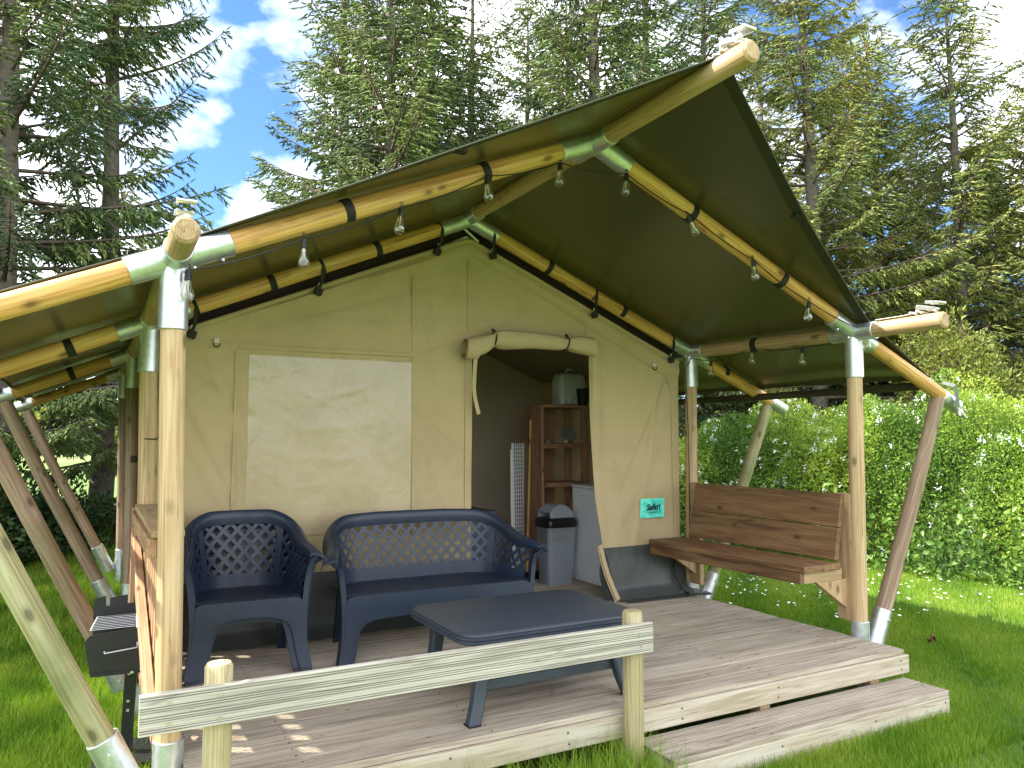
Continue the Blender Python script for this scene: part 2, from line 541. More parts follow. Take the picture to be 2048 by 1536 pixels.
    def prism(s, poly, z0, z1, mapf=lambda x, y, z: (x, y, z)):
        n = len(poly)
        V = [mapf(x, y, z0) for x, y in poly] + [mapf(x, y, z1) for x, y in poly]
        F = [tuple(range(n))[::-1], tuple(range(n, 2 * n))]
        F += [(i, (i + 1) % n, n + (i + 1) % n, n + i) for i in range(n)]
        return s.add(V, F)
    def obj(s, name, mat, parent=None, smooth=35, **props):
        me = bpy.data.meshes.new(name)
        me.from_pydata([tuple(v) for v in s.v], [], s.f)
        at = me.attributes.new('tc', 'FLOAT_VECTOR', 'POINT')
        at.data.foreach_set('vector', np.array(s.t, dtype=np.float32).ravel())
        if s.g:
            ga = me.attributes.new('groove', 'FLOAT', 'POINT')
            ga.data.foreach_set('value', [1. if i in s.g else 0. for i in range(len(s.v))])
        me.materials.append(mat)
        if smooth:
            me.shade_smooth()
            me.set_sharp_from_angle(angle=R(smooth))
        return link(name, me, parent, **props)

def link(name, me, parent=None, **props):
    o = bpy.data.objects.new(name, me)
    COL.objects.link(o)
    if parent is not None:
        o.parent = parent
        off = parent.get('_off')
        if off is not None and parent.parent is None:
            o.location = (-off[0], -off[1], -off[2])
    for k, v in props.items():
        o[k] = v
    return o

OFFS = []
def thing(name, label, cat, loc=(0, 0, 0), group=None, local=False):
    """Empty at the base of a thing; parts are modelled in place unless local"""
    o = bpy.data.objects.new(name, None)
    COL.objects.link(o)
    o.empty_display_size = .2
    o.location = loc
    o['label'] = label; o['category'] = cat
    if group: o['group'] = group
    if not local:
        o['_off'] = [float(q) for q in loc]
        OFFS.append(o)
    return o

def fast_mesh(name, V, F, T, mat):
    """V (n,3), F (m,k) with k = 3 or 4"""
    me = bpy.data.meshes.new(name)
    k = F.shape[1]
    me.vertices.add(len(V)); me.vertices.foreach_set('co', V.astype(np.float32).ravel())
    me.loops.add(F.size); me.loops.foreach_set('vertex_index', F.astype(np.int32).ravel())
    me.polygons.add(len(F))
    me.polygons.foreach_set('loop_start', np.arange(0, F.size, k, dtype=np.int32))
    try:
        me.polygons.foreach_set('loop_total', np.full(len(F), k, dtype=np.int32))
    except Exception:
        pass
    me.update(calc_edges=True)
    at = me.attributes.new('tc', 'FLOAT_VECTOR', 'POINT')
    at.data.foreach_set('vector', T.astype(np.float32).ravel())
    me.materials.append(mat)
    me.shade_smooth()
    return me

# ------------------------------------------------------------------ ground
def lawn_z(x, y):
    return .02 * np.sin(x * .9 + 1) * np.cos(y * .7) * np.clip((np.hypot(x - 2, y - 2) - 4) / 6, 0, 1)
nx = 90
xs = np.linspace(-45, 55, nx + 1); ys = np.linspace(-45, 60, nx + 1)
X, Y = np.meshgrid(xs, ys, indexing='ij')
V = np.stack([X, Y, lawn_z(X, Y)], -1).reshape(-1, 3)
ii, jj = np.meshgrid(np.arange(nx), np.arange(nx), indexing='ij')
a = (ii * (nx + 1) + jj).ravel()
F = np.stack([a, a + nx + 1, a + nx + 2, a + 1], -1)
link('lawn', fast_mesh('lawn', V, F, V, M['lawn']), kind='structure')
mb = MB()
mb.sheet(lambda u, v: (-900 + 1800 * u, -900 + 1800 * v, -.35), 4, 4)
mb.obj('field', M['field'], kind='structure')

# ------------------------------------------------------------------ tent frame
WX = 4.2
FY = [0., 1.61, 3.79, 6.04]
ZE, ZR = 2.34, 3.235
SL = (ZR - ZE) / (WX / 2)
tent = thing('safari_tent', 'sand canvas lodge tent under an olive pitched roof on a round timber pole frame', 'tent', (2.1, 3, 0))
LEFT_END = -1.02; RIGHT_END = WX + 1.10
eave_dz = {0: (.02, -.02), 1: (-.03, .01), 2: (0, 0), 3: (.02, .02)}

def joint(pts, parent, r=.058, name='pole_socket', mat='galv'):
    """steel tube fitting: list of (p, q) stubs"""
    m_ = MB()
    for p, q in pts:
        m_.pole(p, q, r, None, 22, 0, 1, bev=.002)
    return m_.obj(name, M[mat], parent)

for i, y in enumerate(FY):
    zl = ZE + eave_dz[i][0]; zr = ZE + eave_dz[i][1]
    zt = ZR + (.01 if i == 0 else -.015 if i == 1 else 0)
    Lj = Vector((0, y, zl)); Rj = Vector((WX, y, zr)); Tj = Vector((WX / 2, y, zt))
    # posts
    for k, (J, side) in enumerate(((Lj, -1), (Rj, 1))):
        pm = M['post'] if (i < 2) else M['brace']
        base = Vector((J.x + (.03 if side < 0 else -.03), y, 0))
        post = MB().pole(base + Vector((0, 0, .3)), J - Vector((0, 0, .12)), .050, .049, 24, .015, 8).obj('post', pm, tent)
        # lower socket and upper fitting belong to the post
        MB().pole(base + Vector((0, 0, -.02)), base + Vector((0, 0, .425)), .0585, None, 24, 0, 2, bev=.003).obj('pole_socket', M['galv'], post)
        top = J - Vector((0, 0, .30))
        MB().pole(J + (top - J) * .05, top, .0575, None, 24, 0, 2, bev=.003).obj('pole_socket', M['galv'], post)
        # side brace
        foot = Vector((J.x + side * .075, y, .20)); head = Vector((J.x + side * .905, y, ZE - SL * .905 - .03))
        dirb = (head - foot).normalized()
        bmt = M['brace_green'] if (i == 0 and side < 0) or (i == 1 and side > 0) else M['brace']
        brc = MB().pole(foot + dirb * .15, head - dirb * .02, .052, .049, 22, .03, 8, bow=.012).obj('brace', bmt, tent)
        MB().pole(foot, foot + dirb * .30, .060, None, 22, 0, 2, bev=.003).obj('pole_socket', M['galv'], brc)
        MB().box(foot + Vector((-side * .03, 0, .06)), (.10, .012, .05), bev=.002).obj('bracket', M['galv'], brc)
        for dz_, dy_ in ((.05, -.06), (.24, -.06)):
            MB().tube([foot + dirb * dz_ + Vector((0, -.055, 0)), foot + dirb * dz_ + Vector((0, -.072, 0))], .008, 8).obj('bolt', M['steel'], brc)
    # rafters
    for side, J in ((-1, Lj), (1, Rj)):
        endx = LEFT_END if side < 0 else RIGHT_END
        E_ = Vector((endx, y, J.z - SL * abs(endx - J.x)))
        raf = MB().pole(Tj + (J - Tj) * .06, E_, .051, .049, 24, .015, 10).obj('rafter', M['rafter'], tent)
        d_ = (E_ - J).normalized(); d2 = (Tj - J).normalized()
        joint([(J - d2 * -.02, J + d2 * .235), (J, J + d_ * .19)], raf)
        d3 = (J - Tj).normalized()
        joint([(Tj - d3 * .01, Tj + d3 * .25)], raf)
        MB().pole(E_ - d_ * .20, E_ + d_ * .015, .054, None, 22, 0, 2, bev=.012).obj('end_cap', M['galv'], raf)
        if i < 2:
            m_ = MB()
            for s0 in (.215, -.02):
                m_.tube([J + d2 * .20 + Vector((0, -.02, -.062)), J + d2 * .20 + Vector((0, -.02, -.075))], .009, 8)
            m_.tube([J + d2 * .08 + Vector((0, -.02, -.062)), J + d2 * .08 + Vector((0, -.02, -.074))], .009, 8)
            m_.obj('bolt', M['steel'], raf)

# ridge pole, eave purlins
def lengthwise(name, x, z, y0, y1, mat, joints=True, r=.051, dzf=None):
    pts_y = [y0, 0.0] + FY[1:] + [y1]
    o = None
    m_ = MB()
    zf = dzf or (lambda y: z)
    pts = []; rr = []
    ys_ = [y0, y0 + .012, y0 + .3, 0, .8, 1.61, 2.7, 3.79, 5, 6.04, y1]
    for q in ys_:
        pts.append((x, q, zf(q))); rr.append(r if q > y0 + .001 else r - .012)
    m_.tube(pts, rr, 24, True, False, .015)
    o = m_.obj(name, mat, tent)
    for q in FY:
        MB().pole((x, q - .17, zf(q - .17)), (x, q + .17, zf(q + .17)), .0582, None, 24, 0, 2, bev=.003).obj('pole_socket', M['galv'], o)
    return o
ridge = lengthwise('ridge_pole', WX / 2, ZR, -1.17, 6.3, M['bracket'], r=.049)
pl = lengthwise('purlin', 0, ZE, -.44, 6.2, M['bracket'], dzf=lambda q: np.interp(q, [-.44, 0, 1.61, 3.79, 6.04], [2.375, 2.36, 2.31, 2.34, 2.36]))
pr = lengthwise('purlin', WX, ZE, -.64, 6.2, M['bracket'], dzf=lambda q: np.interp(q, [-.64, 0, 1.61, 3.79, 6.04], [2.325, 2.32, 2.35, 2.34, 2.36]))
# tension tubes along the eaves, resting on the braces
for x in (-.94, WX + .75):
    z = 2.005 if x < 0 else 1.99
    MB().pole((x, .02, z), (x, 6.25, z + .03), .030, None, 14, .03, 8, bow=.02).obj('tension_pole', M['tube_wood'], tent)

# ratchets on the pole tips
def ratchet(tip, d, parent):
    """buckle with white webbing lying on top of a pole end; d points inwards"""
    tip = Vector(tip); d = Vector(d)
    side = Vector((1, 0, 0))
    up = Vector((0, 0, 1))
    b0 = tip + up * .055
    strap = MB()
    path = [b0 + d * t_ + up * z_ for t_, z_ in ((.01, .0), (.05, .012), (.10, .03), (.14, .012), (.22, .004), (.42, .004))]
    for p, q in zip(path[:-1], path[1:]):
        strap.plank(p, q, .038, .004, up, 0)
    for k in range(7):
        a_ = b0 + d * (.06 + .018 * k) + up * (.015 + .012 * math.sin(k * 2.1))
        strap.box(a_, (.045, .022, .010), Matrix.Rotation(.5 * math.sin(k * 1.7), 3, 'Z') @ Matrix.Rotation(.6 * math.cos(k * 2.3), 3, 'X'), .003)
    s_ = strap.obj('ratchet_strap', M['rope'], parent)
    m_ = MB()
    for sx in (-.027, .027):
        m_.plank(b0 + side * sx + d * .02 + up * .018, b0 + side * sx + d * .13 + up * .045, .004, .024, up)
        m_.plank(b0 + side * sx + d * -.02 + up * .05, b0 + side * sx + d * .07 + up * .065, .004, .02, up)
    m_.tube([b0 - side * .03 + d * .02 + up * .02, b0 + side * .03 + d * .02 + up * .02], .007, 8)
    m_.tube([b0 - side * .036 - d * .02 + up * .052, b0 + side * .036 - d * .02 + up * .052], .008, 8)
    m_.tube([b0 - side * .03 + d * .12 + up * .042, b0 + side * .03 + d * .12 + up * .042], .007, 8)
    m_.plank(b0 - d * .02 + up * .058, b0 + d * .05 + up * .066, .05, .003, up)
    m_.obj('ratchet', M['steel'], s_)
ratchet((WX / 2, -1.13, ZR), (0, 1, 0), tent)
ratchet((0, -.41, 2.375), (0, 1, 0), tent)
ratchet((WX, -.60, 2.325), (0, 1, 0), tent)

# ------------------------------------------------------------------ roof canvas
def roof_edge_y(x):
    """front edge of the canvas"""
    u = abs(x - WX / 2) / (WX / 2)
    e = 0.02 if x < WX / 2 else -.12
    if u <= 1:
        return -1.0 * (1 - u) + e * u + .03 * math.sin(math.pi * u)
    return e + (u - 1) * (.05 if x < WX / 2 else .30)
def roof_z(x, y):
    u = abs(x - WX / 2)
    dl = float(np.interp(y, FY, [.02, -.02, 0, .02])) if x < WX / 2 else float(np.interp(y, FY, [-.02, .01, 0, .02]))
    z = ZR - SL * u + dl * min(u / 2.1, 1) + .070
    # sag between rafters and a lift where the front edge is pulled to the pole tips
    ph = None
    for a_, b_ in zip([-1.2] + FY, FY + [6.3]):
        if a_ <= y <= b_:
            ph = (y - a_) / (b_ - a_); ln = b_ - a_
    if ph is not None and y > 0:
        z += .012 * math.sin(math.pi * ph)
    if y < 0:
        z += -.03 * (-y) * min(1, .3 + u)
    z += .004 * math.sin(x * 5 + y * 3) * math.sin(y * 2.2)
    return z
RXL, RXR = -.85, 4.99
for side in (-1, 1):
    def rf(u, v, side=side):
        x = WX / 2 + side * u * ((WX / 2 - RXL) if side < 0 else (RXR - WX / 2))
        y0 = roof_edge_y(x)
        y = y0 + (6.28 - y0) * (v ** 1.15)
        return (x, y, roof_z(x, y))
    cv = MB().sheet(rf, 60, 70, side > 0).obj('roof_canvas', M['roof'], tent, 60)
    # hem strip sewn under the front edge
    def hemf(u, v, side=side):
        x = WX / 2 + side * u * ((WX / 2 - RXL) if side < 0 else (RXR - WX / 2))
        y = roof_edge_y(x) + .003 + v * .06
        return (x, y, roof_z(x, y) - .006)
    MB().sheet(hemf, 60, 1, side > 0).obj('hem', M['hem'], cv, 60)
    ed = []
    for k in range(61):
        x = WX / 2 + side * (k / 60) * ((WX / 2 - RXL) if side < 0 else (RXR - WX / 2))
        y = roof_edge_y(x); ed.append((x, y, roof_z(x, y) - .002))
    MB().tube(ed, .005, 6).obj('hem_cord', M['roof'], cv)
    xe = RXL if side < 0 else RXR
    MB().sheet(lambda u, v: (xe + side * .004 * v, .05 + u * 6.2, roof_z(xe, .05 + u * 6.2) - .03 * v + .006 * math.sin(u * 40) * v), 80, 1).obj('valance', M['roof'], cv, 60)
    for k in range(2):
        x = WX / 2 + side * (1.0 + k * 1.6); y = roof_edge_y(x) + .02
        MB().box((x, y + .03, roof_z(x, y) - .012), (.05, .05, .012), bev=.003).obj('webbing_loop', M['black'], cv)

# corner strap on the right hand rafter
m_ = MB()
cs = [(5.16, .0, 2.02), (5.19, -.07, 1.99), (5.21, -.075, 1.90), (5.21, -.07, 1.80)]
for p, q in zip(cs[:-1], cs[1:]):
    m_.plank(p, q, .045, .004, (0, -1, .2), 0)
st = m_.obj('corner_strap', M['greystrap'], tent)
m_ = MB()
m_.box((5.21, -.085, 1.80), (.05, .03, .05), None, .006)
m_.tube([(5.18, -.09, 1.83), (5.25, -.11, 1.76)], .008, 8).tube([(5.19, -.1, 1.78), (5.24, -.08, 1.72)], .006, 8)
m_.obj('ratchet', M['steel'], st)

# Velcro bands on the rafters
def band(i, x, w=.045, wrap=.0545, buckle=False):
    y = FY[i]; side = -1 if x < WX / 2 else 1
    zl = ZE + eave_dz[i][0 if side < 0 else 1]
    zt = ZR + (.01 if i == 0 else -.015 if i == 1 else 0)
    sl = (zt - zl) / (WX / 2)
    z = zt - sl * abs(x - WX / 2)
    d = Vector((side, 0, -sl)).normalized()
    c = Vector((x, y, z))
    m_ = MB().tube([c - d * w / 2, c - d * (w / 2 - .002), c + d * (w / 2 - .002), c + d * w / 2], [.051, wrap, wrap, .051], 24)
    b_ = m_.obj('webbing_band', M['black'], tent)
    if buckle:
        q = c + Vector((0, -.02, -.055))
        e = Vector((x + side * .015, 1.655, z - .155))
        mm = MB()
        mm.plank(c + Vector((0, -.055, -.01)), q + Vector((0, -.012, -.045)), w, .005, (0, -1, 0), 0)
        mm.plank(q + Vector((0, -.012, -.045)), e + Vector((0, -.045, 0)), w * .9, .005, (0, -1, 0), 0)
        mm.box(e + Vector((0, -.035, -.01)), (.055, .03, .05), Matrix.Rotation(side * -.35, 3, 'Y'), .006)
        mm.obj('buckle_strap', M['black'], b_)
        MB().box(e + Vector((side * -.008, -.056, .035)), (.03, .008, .018), Matrix.Rotation(side * -.3, 3, 'Y'), .003).obj('buckle', M['steel'], b_)
for x in (.72, 1.42, 2.79, 3.52):
    band(0, x)
for x in (.70, 1.40, 2.78, 3.48, 4.58, -.41):
    band(1, x)
for x in (.25, 1.02, 1.87, 2.29, 3.20, 3.98):
    band(1, x, .022, .0535, True)
for x in (-.45, .7):
    band(2, x)
MB().tube([(WX, .83, 2.335), (WX, .832, 2.335), (WX, .888, 2.335), (WX, .89, 2.335)], [.050, .055, .055, .050], 24).obj('webbing_band', M['black'], tent)
MB().tube([(.03, 3.79, 1.42), (.03, 3.79, 1.421), (.03, 3.79, 1.475), (.03, 3.79, 1.476)], [.050, .055, .055, .050], 24).obj('webbing_band', M['black'], tent)

# ------------------------------------------------------------------ tent body
YT = 1.68
TXL, TXR = .13, 4.11
TAX = 2.13
def top_z(x):
    return 3.09 - SL * .985 * abs(x - TAX)
def seg_d(x, z, a, b):
    ax, az = a; bx, bz = b
    t_ = ((x - ax) * (bx - ax) + (z - az) * (bz - az)) / ((bx - ax) ** 2 + (bz - az) ** 2)
    t_ = min(1, max(0, t_))
    return math.hypot(x - ax - t_ * (bx - ax), z - az - t_ * (bz - az)), t_
FOLDS = [  # start, end, amplitude, width
    ((.18, 2.26), (1.9, 2.93), .010, .020), ((.18, 2.22), (2.05, 2.78), -.006, .03), ((.2, 2.2), (.75, 2.22), .005, .015),
    ((.16, 2.0), (.50, 1.30), .007, .03), ((.16, 1.75), (.50, 1.1), .006, .03), ((.18, 2.05), (.60, 1.75), -.006, .03), ((.30, 2.2), (.55, 1.6), .005, .02),
    ((.55, 2.20), (1.75, 2.21), .006, .012), ((1.75, 2.2), (2.14, 2.33), .008, .02), ((1.75, 2.45), (2.1, 2.48), .003, .02), ((1.72, 2.66), (2.1, 2.62), .003, .02), ((1.0, 2.42), (1.66, 2.40), .003, .02),
    ((1.66, .8), (1.70, 2.72), .003, .008), ((2.13, 2.34), (2.13, 2.95), .002, .006),
    ((2.20, 2.94), (4.02, 2.13), .003, .007), ((2.20, 2.98), (4.02, 2.20), -.004, .02),
    ((3.30, 2.42), (3.27, 1.1), .005, .03), ((3.95, 2.15), (3.45, 1.2), .010, .035), ((3.90, 2.1), (3.72, 1.2), .007, .025), ((4.0, 1.95), (3.5, .95), .008, .05), ((3.36, 1.9), (3.40, .8), -.007, .05), ((3.82, 1.5), (3.62, .76), .007, .04), ((4.04, 2.08), (4.05, .74), .004, .01),
    ((2.35, 2.40), (3.1, 2.42), .005, .04), ((.45, 1.0), (1.72, 1.0), .002, .006), ((.5, 2.3), (.52, .9), .003, .010),
]
def wall_dy(x, z):
    d = 0.
    for a_, b_, am, w_ in FOLDS:
        q, t_ = seg_d(x, z, a_, b_)
        if q < 3 * w_:
            d -= am * 2.6 * math.exp(-(q / w_) ** 2) * math.sin(math.pi * min(1, max(0, .08 + .84 * t_))) ** .6
    d += .006 * math.sin(x * 3.1 + .7) * math.sin(z * 2.3) + .002 * math.sin(x * 11 + z * 7)
    # padded sleeve along the top edge
    q = top_z(x) - z
    d -= .022 * math.exp(-((q - .06) / .055) ** 2)
    return d
def wall_pt(x, z):
    return (x, YT + wall_dy(x, z), z)
SKZ = .745
DL = 2.160; DTOP = 2.32
def dr(z):
    return float(np.interp(z, [.3, .5, .75, 1.13, 1.8, 2.40], [3.43, 3.37, 3.315, 3.245, 3.205, 3.20]))
wall = MB()
wall.sheet(lambda u, v: wall_pt(TXL + u * (DL - TXL), SKZ + v * (top_z(TXL + u * (DL - TXL)) - SKZ)), 110, 110)
wall.sheet(lambda u, v: wall_pt(DL + u * (3.2 - DL), DTOP + .05 * u + v * (top_z(DL + u * (3.2 - DL)) - DTOP - .05 * u)), 60, 44)
def rp(u, v):
    zt_ = lambda x: top_z(x)
    z = SKZ + v * (2.37 - SKZ)
    x0 = dr(z)
    x = x0 + u * (TXR - x0)
    z2 = SKZ + v * (top_z(x) - SKZ) if False else z
    return wall_pt(x, z)
# right hand panel, its rows follow the sloping top edge
def rp2(u, v):
    x = 3.2 + u * (TXR - 3.2)
    z = SKZ + v * (top_z(x) - SKZ)
    k = max(0, 1 - u * 1.6)
    x = x + (dr(z) - 3.2) * k
    return wall_pt(x, z)
wall.sheet(rp2, 56, 100)
front = wall.obj('front_wall', M['canvas'], tent, 60)
# edge returns of the door opening (the canvas folds back)
MB().sheet(lambda u, v: (DL + .0 + .012 * math.sin(v * 9) * u, YT + wall_dy(DL, .745 + v * 1.6) + u * .07, SKZ - .4 + v * 2.0), 2, 20).obj('door_edge', M['canvas'], front, 60)
MB().tube([(x, YT + wall_dy(x, top_z(x)) - .004, top_z(x)) for x in np.linspace(TXL, TXR, 60)], .016, 10).obj('top_sleeve', M['canvas'], front)
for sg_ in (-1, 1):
    MB().sheet(lambda u, v: (TAX + sg_ * u * ((TAX - TXL) if sg_ < 0 else (TXR - TAX)), YT + .04, top_z(TAX + sg_ * u * 1.98) + .0 + v * .105), 20, 1).obj('painted_gap_shade', M['dark'], tent)  # dark strip stands in for the shade between rafters and wall top
# seam lines: narrow flat-felled strips
def strip(pts, w, name='seam', mat='canvas', off=.006, parent=None, th=.003):
    m_ = MB()
    P = [Vector((x, YT + wall_dy(x, z) - off, z)) for x, z in pts]
    for p, q in zip(P[:-1], P[1:]):
        m_.plank(p, q, w, th, (0, -1, 0), 0)
    return m_.obj(name, M[mat], parent or front)
strip([(1.705, .76), (1.705, 1.4), (1.70, 2.1), (1.695, 2.78)], .020)
strip([(2.125, 2.40), (2.13, 2.95)], .012)
strip([(2.118, .78), (2.118, 1.3), (2.116, 1.8), (2.116, 2.25)], .028)
strip([(.50, .95), (.505, 1.6), (.508, 2.16)], .016)
strip([(.44, 1.005), (1.1, 1.00), (1.70, 1.005)], .022)
strip([(.52, 2.20), (1.1, 2.20), (1.74, 2.205)], .022)
strip([(2.16, 2.965), (2.8, 2.69), (3.4, 2.41), (3.98, 2.14), (4.03, 2.03), (4.035, 1.5), (4.045, .78)], .012)
strip([(3.17, 2.36), (3.17, 2.56)], .010)
# D rings
for x, z in ((.384, 2.205), (3.852, 2.209)):
    y = YT + wall_dy(x, z) - .012
    MB().box((x, y + .002, z + .022), (.032, .006, .03), bev=.002).obj('ring_tab', M['rope'], front)
    MB().tube([(x + .019 * math.cos(a_), y - .004, z + .019 * math.sin(a_)) for a_ in np.linspace(.2, -math.pi - .2, 14)], .004, 8).obj('ring', M['bbqb'], front)

# window: a clear film over the closed canvas blind
def film(u, v):
    x = .585 + u * 1.10; z = 1.02 + v * 1.13
    sag = .008 * math.sin(u * math.pi) * math.sin(v * math.pi)
    q = math.hypot((u - .46) * .95, v - 1.10)
    sw = sum(a_ * math.exp(-((q - q0 - .012 * math.sin(u * 19 + q0 * 40)) / w_) ** 2) for a_, q0, w_ in ((.0055, .33, .012), (.003, .38, .010), (.002, .52, .02), (.002, .70, .02), (.0016, .86, .02))) * max(0, 1 - abs(u - .46) * 2.2) + .0025 * math.sin(u * 30 + v * 4) * max(0, v - .5) * max(0, .35 - u)
    return (x, YT + wall_dy(x, z) - .012 - sag - sw, z)
MB().sheet(film, 60, 60).obj('window_film', M['film'], front, 80)

# dark groundsheet skirt, flaring onto the deck
def skirt(x0f, x1f, name='groundsheet_skirt'):
    def f(u, v):
        z = SKZ + .003 - v * (SKZ - .345)
        x0 = x0f(z); x1 = x1f(z)
        x = x0 + u * (x1 - x0)
        flare = .035 * v + .10 * max(0, (v - .82) / .18) ** 1.6
        if x > 3.9:
            flare += .07 * max(0, (v - .75) / .25) ** 1.5 * (x - 3.9) / .2
        return (x + (.04 * v * v if x > 4 else 0), YT + .006 - flare - .012 * math.sin(x * 6 + v * 3) * v + wall_dy(x, SKZ) * (1 - v), z)
    return MB().sheet(f, 60, 24).obj(name, M['skirt'], tent, 60)
skirt(lambda z: TXL - .04, lambda z: DL)
skirt(lambda z: dr(z), lambda z: TXR + .03)
MB().sheet(lambda u, v: (3.43 + u * .83, 1.545 - v * (.05 + .05 * u), .345 - .005 * v), 10, 3).obj('groundsheet_skirt', M['skirt'], tent, 60)
MB().tube([(4.02 + .02 * math.sin(k), 1.66 - .2 * (k / 10) ** 3, .74 - .38 * min(1, k / 8)) for k in range(11)] + [(4.2, 1.42, .348)], .008, 8).obj('piping', M['hem'], tent)

# zip flap hanging at the right of the door
m_ = MB()
zp = [(3.265, .78), (3.285, .66), (3.315, .54), (3.355, .43), (3.385, .352)]
P = [Vector((x, 1.64 - .018 * k, z)) for k, (x, z) in enumerate(zp)]
for p, q in zip(P[:-1], P[1:]):
    m_.plank(p, q, .045, .006, (.3, -1, 0), .001)
P2 = [p + Vector((-.035, -.01, -.01)) for p in P]
for p, q in zip(P2[:-1], P2[1:]):
    m_.plank(p, q, .010, .008, (.3, -1, 0), .001)
m_.obj('door_flap', M['canvas'], tent)
m_ = MB()
m_.sheet(lambda u, v: (3.25 + .09 * u + .07 * (1 - v) + .008 * math.sin(v * 9), 1.665 - .035 * u * (1 - v) + .012 * math.sin(u * 14 + v * 5), .345 + .36 * v), 12, 12)
m_.obj('door_flap', M['skirt'], tent)

# rolled up door
def roll_c(u):
    x = 2.07 + u * 1.10
    z = float(np.interp(u, [0, .12, .22, .5, .78, .9, 1], [2.250, 2.285, 2.335, 2.345, 2.338, 2.335, 2.325])) + .0
    return Vector((x, YT - .085, z + .012))
def roll_r(u):
    base = .069 + .012 * abs(u - .5) + .007 * math.sin(u * 7)
    for c_ in (.20, .78):
        base -= .024 * math.exp(-((u - c_) / .045) ** 2)
    return base
V_ = []; nU, nA = 70, 36
m_ = MB()
def rollf(u, v):
    c_ = roll_c(u); r_ = roll_r(u)
    a_ = v * 2 * math.pi
    q = 1 + .06 * math.sin(a_ * 5 + u * 9) * (math.exp(-((u - .2) / .12) ** 2) + math.exp(-((u - .78) / .12) ** 2)) + .05 * math.sin(a_ * 3 + 1)
    return (c_.x + .010 * math.sin(a_ * 2), c_.y + math.cos(a_) * r_ * q, c_.z + math.sin(a_) * r_ * q * .95)
m_.sheet(rollf, nU, nA)
roll = m_.obj('rolled_door', M['canvas'], tent, 60)
m_ = MB()   # spiral end
c0 = roll_c(0)
def spir(u, v):
    a_ = u * 2 * math.pi * 2.6 + .5
    r_ = .030 + .050 * u
    return (c0.x - .012 + v * .10 + .004 * math.sin(a_), c0.y + math.cos(a_) * r_, c0.z + math.sin(a_) * r_)
m_.sheet(spir, 90, 3)
m_.obj('roll_layers', M['canvas'], roll, 70)
for u in (.20, .78):
    c_ = roll_c(u); r_ = roll_r(u) + .006
    MB().tube([(c_.x + .012 * math.sin(a_), c_.y + math.cos(a_) * r_, c_.z + math.sin(a_) * r_) for a_ in np.linspace(0, 2 * math.pi, 24)[:-1]], .006, 6, closed=True).obj('roll_strap', M['black'], roll)
    MB().box((c_.x, c_.y - .01, c_.z + r_ + .012), (.03, .012, .02), Matrix.Rotation(.5, 3, 'Y'), .003).obj('toggle', M['black'], roll)
# hanging tapes
def tape(pts, w=.022):
    m_ = MB()
    P = [Vector(p) for p in pts]
    for p, q in zip(P[:-1], P[1:]):
        m_.plank(p, q, w, .003, (0, -1, .1), 0)
    m_.obj('door_tape', M['canvas'], roll)
tape([(2.14, 1.57, 2.22), (2.135, 1.58, 2.10), (2.14, 1.60, 1.98), (2.150, 1.60, 1.90), (2.175, 1.59, 1.79)], .030)
tape([(3.185, 1.62, 2.30), (3.20, 1.60, 2.2), (3.195, 1.6, 2.0), (3.18, 1.6, 1.85)], .026)

# side walls, inner roof, partition
MB().sheet(lambda u, v: (TXL - .01 + .01 * math.sin(u * 20), YT + u * 4.2, .345 + v * (top_z(TXL) - .345)), 30, 12).obj('side_wall', M['canvas'], tent, 60)
MB().sheet(lambda u, v: (TXR + .02 * v * 0 + .01 * math.sin(u * 20 + v), YT + u * 4.2, .345 + v * (top_z(TXR) - .345)), 30, 12).obj('side_wall', M['canvas'], tent, 60)
for side in (-1, 1):
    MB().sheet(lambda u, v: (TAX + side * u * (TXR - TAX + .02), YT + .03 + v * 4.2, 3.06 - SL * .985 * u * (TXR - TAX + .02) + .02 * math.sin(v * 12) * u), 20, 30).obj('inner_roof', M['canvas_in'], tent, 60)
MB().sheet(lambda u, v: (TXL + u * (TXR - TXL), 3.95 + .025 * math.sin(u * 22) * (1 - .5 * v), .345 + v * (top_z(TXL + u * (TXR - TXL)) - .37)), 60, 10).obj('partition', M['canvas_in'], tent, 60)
# slim aluminium poles crossing at the apex
m_ = MB()
m_.tube([(1.95, 1.72, 3.03), (2.12, 1.70, 3.115), (2.30, 1.73, 3.05)], .012, 10)
m_.tube([(2.02, 1.60, 3.17), (2.20, 1.66, 3.08)], .010, 8)
m_.obj('apex_pole', M['galv'], tent)

